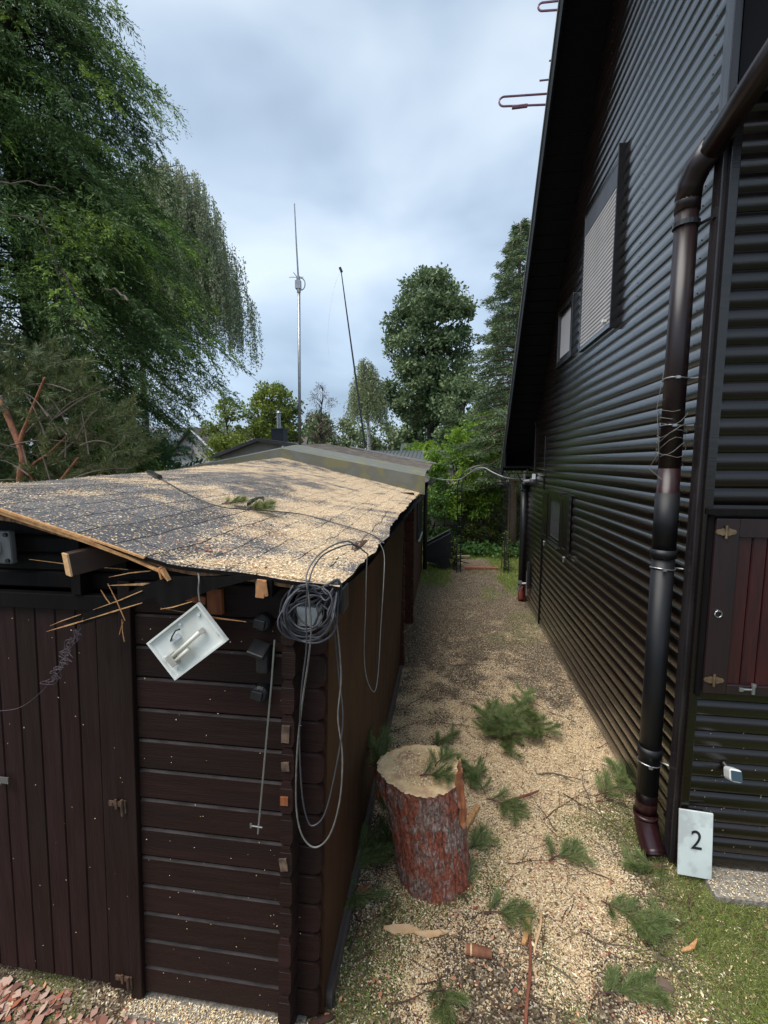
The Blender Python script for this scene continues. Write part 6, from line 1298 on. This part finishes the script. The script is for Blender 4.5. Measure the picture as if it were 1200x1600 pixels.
# large feathery conifer at the left, drooping fronds
def big_conifer():
    x, y = -7.4, 7.6
    t = empty('feathery_conifer', (x, y, 0), 'huge dark feathery conifer filling the upper left of the picture', 'conifer'); rs = np.random.default_rng(77)
    mb = MB(); tk = [(x+.15*math.sin(z*.6), y, z) for z in np.linspace(-.1, 12.5, 9)]; mb.tube(tk, [.30*(1-.095*k) for k in range(9)], 10)
    prof = [(1.6, 1.6), (2.5, 1.8), (3.1, 2.8), (4.2, 3.55), (5.4, 3.5), (6.6, 3.1), (7.6, 2.35), (8.6, 2.45), (9.6, 2.2), (10.8, 1.4), (12.4, .2)]
    P, D, Z, kind = [], [], [], []
    n_br = 620
    for i in range(n_br):
        z = 1.8+10.4*rs.uniform(0, 1)**1.05; r = np.interp(z, [p[0] for p in prof], [p[1] for p in prof])*rs.uniform(.62, 1.05)*(1+.12*noise.noise(Vector((i*.7, z, 0)))); a = rs.uniform(-2.9, 2.2); tilt_ = rs.uniform(-.5, .12)
        r *= 1+.22*noise.noise(Vector((math.cos(a)*1.6, math.sin(a)*1.6, z*1.0)))
        b = Vector((x, y, z+.25*r)); e_ = Vector((x+r*math.cos(a), y+r*math.sin(a), z+tilt_*r)); pts = limb(b, e_, .16*r, 6)
        mb.tube(pts, [.020, .016, .013, .010, .008, .005, .003], 4)
        out_ = Vector((math.cos(a), math.sin(a), 0)); pale_tip = 1 if rs.uniform() < .26 else 0  # random branches take the paler green on their outer fronds
        nfr = int(17+r*10)
        for _ in range(nfr):
            u = rs.uniform(.12, 1)**.62; k = min(5, int(u*6)); p = pts[k].lerp(pts[k+1], u*6-k); s = rs.choice((-1, 1)); side = Vector((-out_.y*s, out_.x*s, 0)); w_ = rs.uniform(0, .38)*(1.15-u*.6)
            root_ = p+side*w_*.5; dd = (out_*rs.uniform(.3, 1)+side*rs.uniform(.1, .9)+Vector((0, 0, rs.uniform(-.95, .05)))).normalized()
            ln = rs.uniform(.16, .38); nrm = dd.cross(Vector((0, 0, 1))).normalized()
            pl = dd.cross(nrm)   # frond lies roughly flat, drooping
            for q in range(15):      # the leaflets of one frond
                f = q/14; c = root_+dd*ln*f+Vector((0, 0, -.10*ln*f*f*3)); sd2 = nrm*(1 if q % 2 else -1); d2 = (dd*.9+sd2*.75*(1-f*.8)+Vector((0, 0, -.22))).normalized()
                P.append(c); D.append(d2); kind.append(pale_tip if u > .6 else 0); Z.append(.085*(1-f*.45))
    mb.build('trunk', M['bark'], t, smooth=True)
    P = np.array(P); D = np.array(D); Z = np.array(Z); kind = np.array(kind); P += rng.normal(0, .012, P.shape); D = unit(D+rng.normal(0, .14, D.shape))
    ok_ = ~((P[:, 2] < 4.03) & (P[:, 0] > -4.0-(4.03-P[:, 2])*.78)); P, D, Z, kind = P[ok_], D[ok_], Z[ok_], kind[ok_]
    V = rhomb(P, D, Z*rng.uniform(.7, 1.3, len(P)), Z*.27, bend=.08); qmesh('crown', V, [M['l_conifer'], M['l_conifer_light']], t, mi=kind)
    C_ = []
    while len(C_) < 900:
        z = 1.5+10*rs.uniform()**1.35; r = np.interp(z, [p[0] for p in prof], [p[1] for p in prof])*rs.uniform(.1, .86); a = rs.uniform(-math.pi, math.pi); C_.append((x+r*math.cos(a), y+r*math.sin(a), z-.1*r))
        if C_[-1][2] < 4.1 and C_[-1][0] > -4.5-(4.03-C_[-1][2])*.8: C_.pop()
    foliage(np.array(C_), np.full(len(C_), .40), 190, .05, .10, .26, M['l_conifer'], 'inner_crown', t, droop=.4)
    # bare grey dead branches inside
    mb = MB()
    for P0, P1 in (((-20, 330), (110, 375)), ((-10, 290), (100, 300)), ((95, 420), (150, 540)), ((110, 500), (170, 545)), ((60, 330), (95, 440)), ((200, 470), (160, 455))):
        a, b = at(*P0, 1, 5.6), at(*P1, 1, 5.9); pts = limb(a, b, .08, 8); pts = [p+Vector((0, 0, .02*math.sin(i*2.1))) for i, p in enumerate(pts)]; mb.tube(pts, [.014-.0013*k for k in range(9)], 5)
    mb.build('dead_branch', M['greytwig'], t)
big_conifer()
# broken pine crown lying behind the shed: orange limb and dull needles
pt = empty('fallen_pine_crown', (-5.0, 5.6, 1.2), 'dull olive pine crown with an orange-barked forked limb behind the shed roof', 'pine')
def rad_tube(mb, px_list, r0, r1, n=7):
    pts = sagline([at(px, py, 1, y) for px, py, y in px_list], 5); k = len(pts); mb.tube(pts, [r0+(r1-r0)*i/(k-1) for i in range(k)], n)
mb = MB()
rad_tube(mb, [(34, 790, 4.6), (32, 745, 4.6), (36, 715, 4.6), (18, 665, 4.65), (-5, 620, 4.7), (-40, 585, 4.8)], .045, .028); rad_tube(mb, [(38, 720, 4.6), (32, 690, 4.58), (44, 655, 4.56), (62, 610, 4.55), (70, 590, 4.5)], .026, .010)
rad_tube(mb, [(85, 760, 4.7), (100, 745, 4.7), (122, 715, 4.75)], .028, .012); rad_tube(mb, [(70, 775, 4.7), (45, 735, 4.65), (80, 705, 4.7), (120, 665, 4.8)], .018, .006)
mb.build('limb', M['orangebark'], pt, smooth=True)
mb = MB(); P, D = [], []; rs = np.random.default_rng(5)
for i in range(430):
    px, py = rs.uniform(-90, 215), rs.uniform(535, 780); 
    if py < 535+max(0, px-90)*1.15: continue
    y = rs.uniform(4.5, 6.0); c = at(px, py, 1, y); d = Vector((rs.uniform(-.2, 1), rs.uniform(-1, .4), rs.uniform(-.25, .55))).normalized(); ln = rs.uniform(.2, .5); q = [c]
    for k in range(5): d = (d+Vector(tuple(rs.normal(0, .16, 3)))).normalized(); q.append(q[-1]+d*ln/5)
    mb.tube(q, [.005, .0045, .004, .0035, .003, .002], 4, mi=0)
    for k in range(1, 6):
        for _ in range(44 if k > 1 else 14): P.append(tuple(q[k-1].lerp(q[k], rs.uniform()))); D.append(tuple(d))
for i in range(26):
    px, py = rs.uniform(-60, 150), rs.uniform(590, 760); a = at(px, py, 1, 4.45); d = Vector((rs.uniform(-.6, 1), .1, rs.uniform(-.1, 1))).normalized(); mb.tube(limb(a, a+d*rs.uniform(.3, .8), .05), [.009, .008, .006, .005, .004, .002], 5)
mb.build('bare_twigs', M['greytwig'], pt)['kind'] = 'stuff'
P = np.array(P); D = np.array(D); V = rhomb(P, unit(D*.8+rng.normal(0, .5, D.shape)), rng.uniform(.05, .11, len(P)), .006); qmesh('needles', V, M['l_pine'], pt)
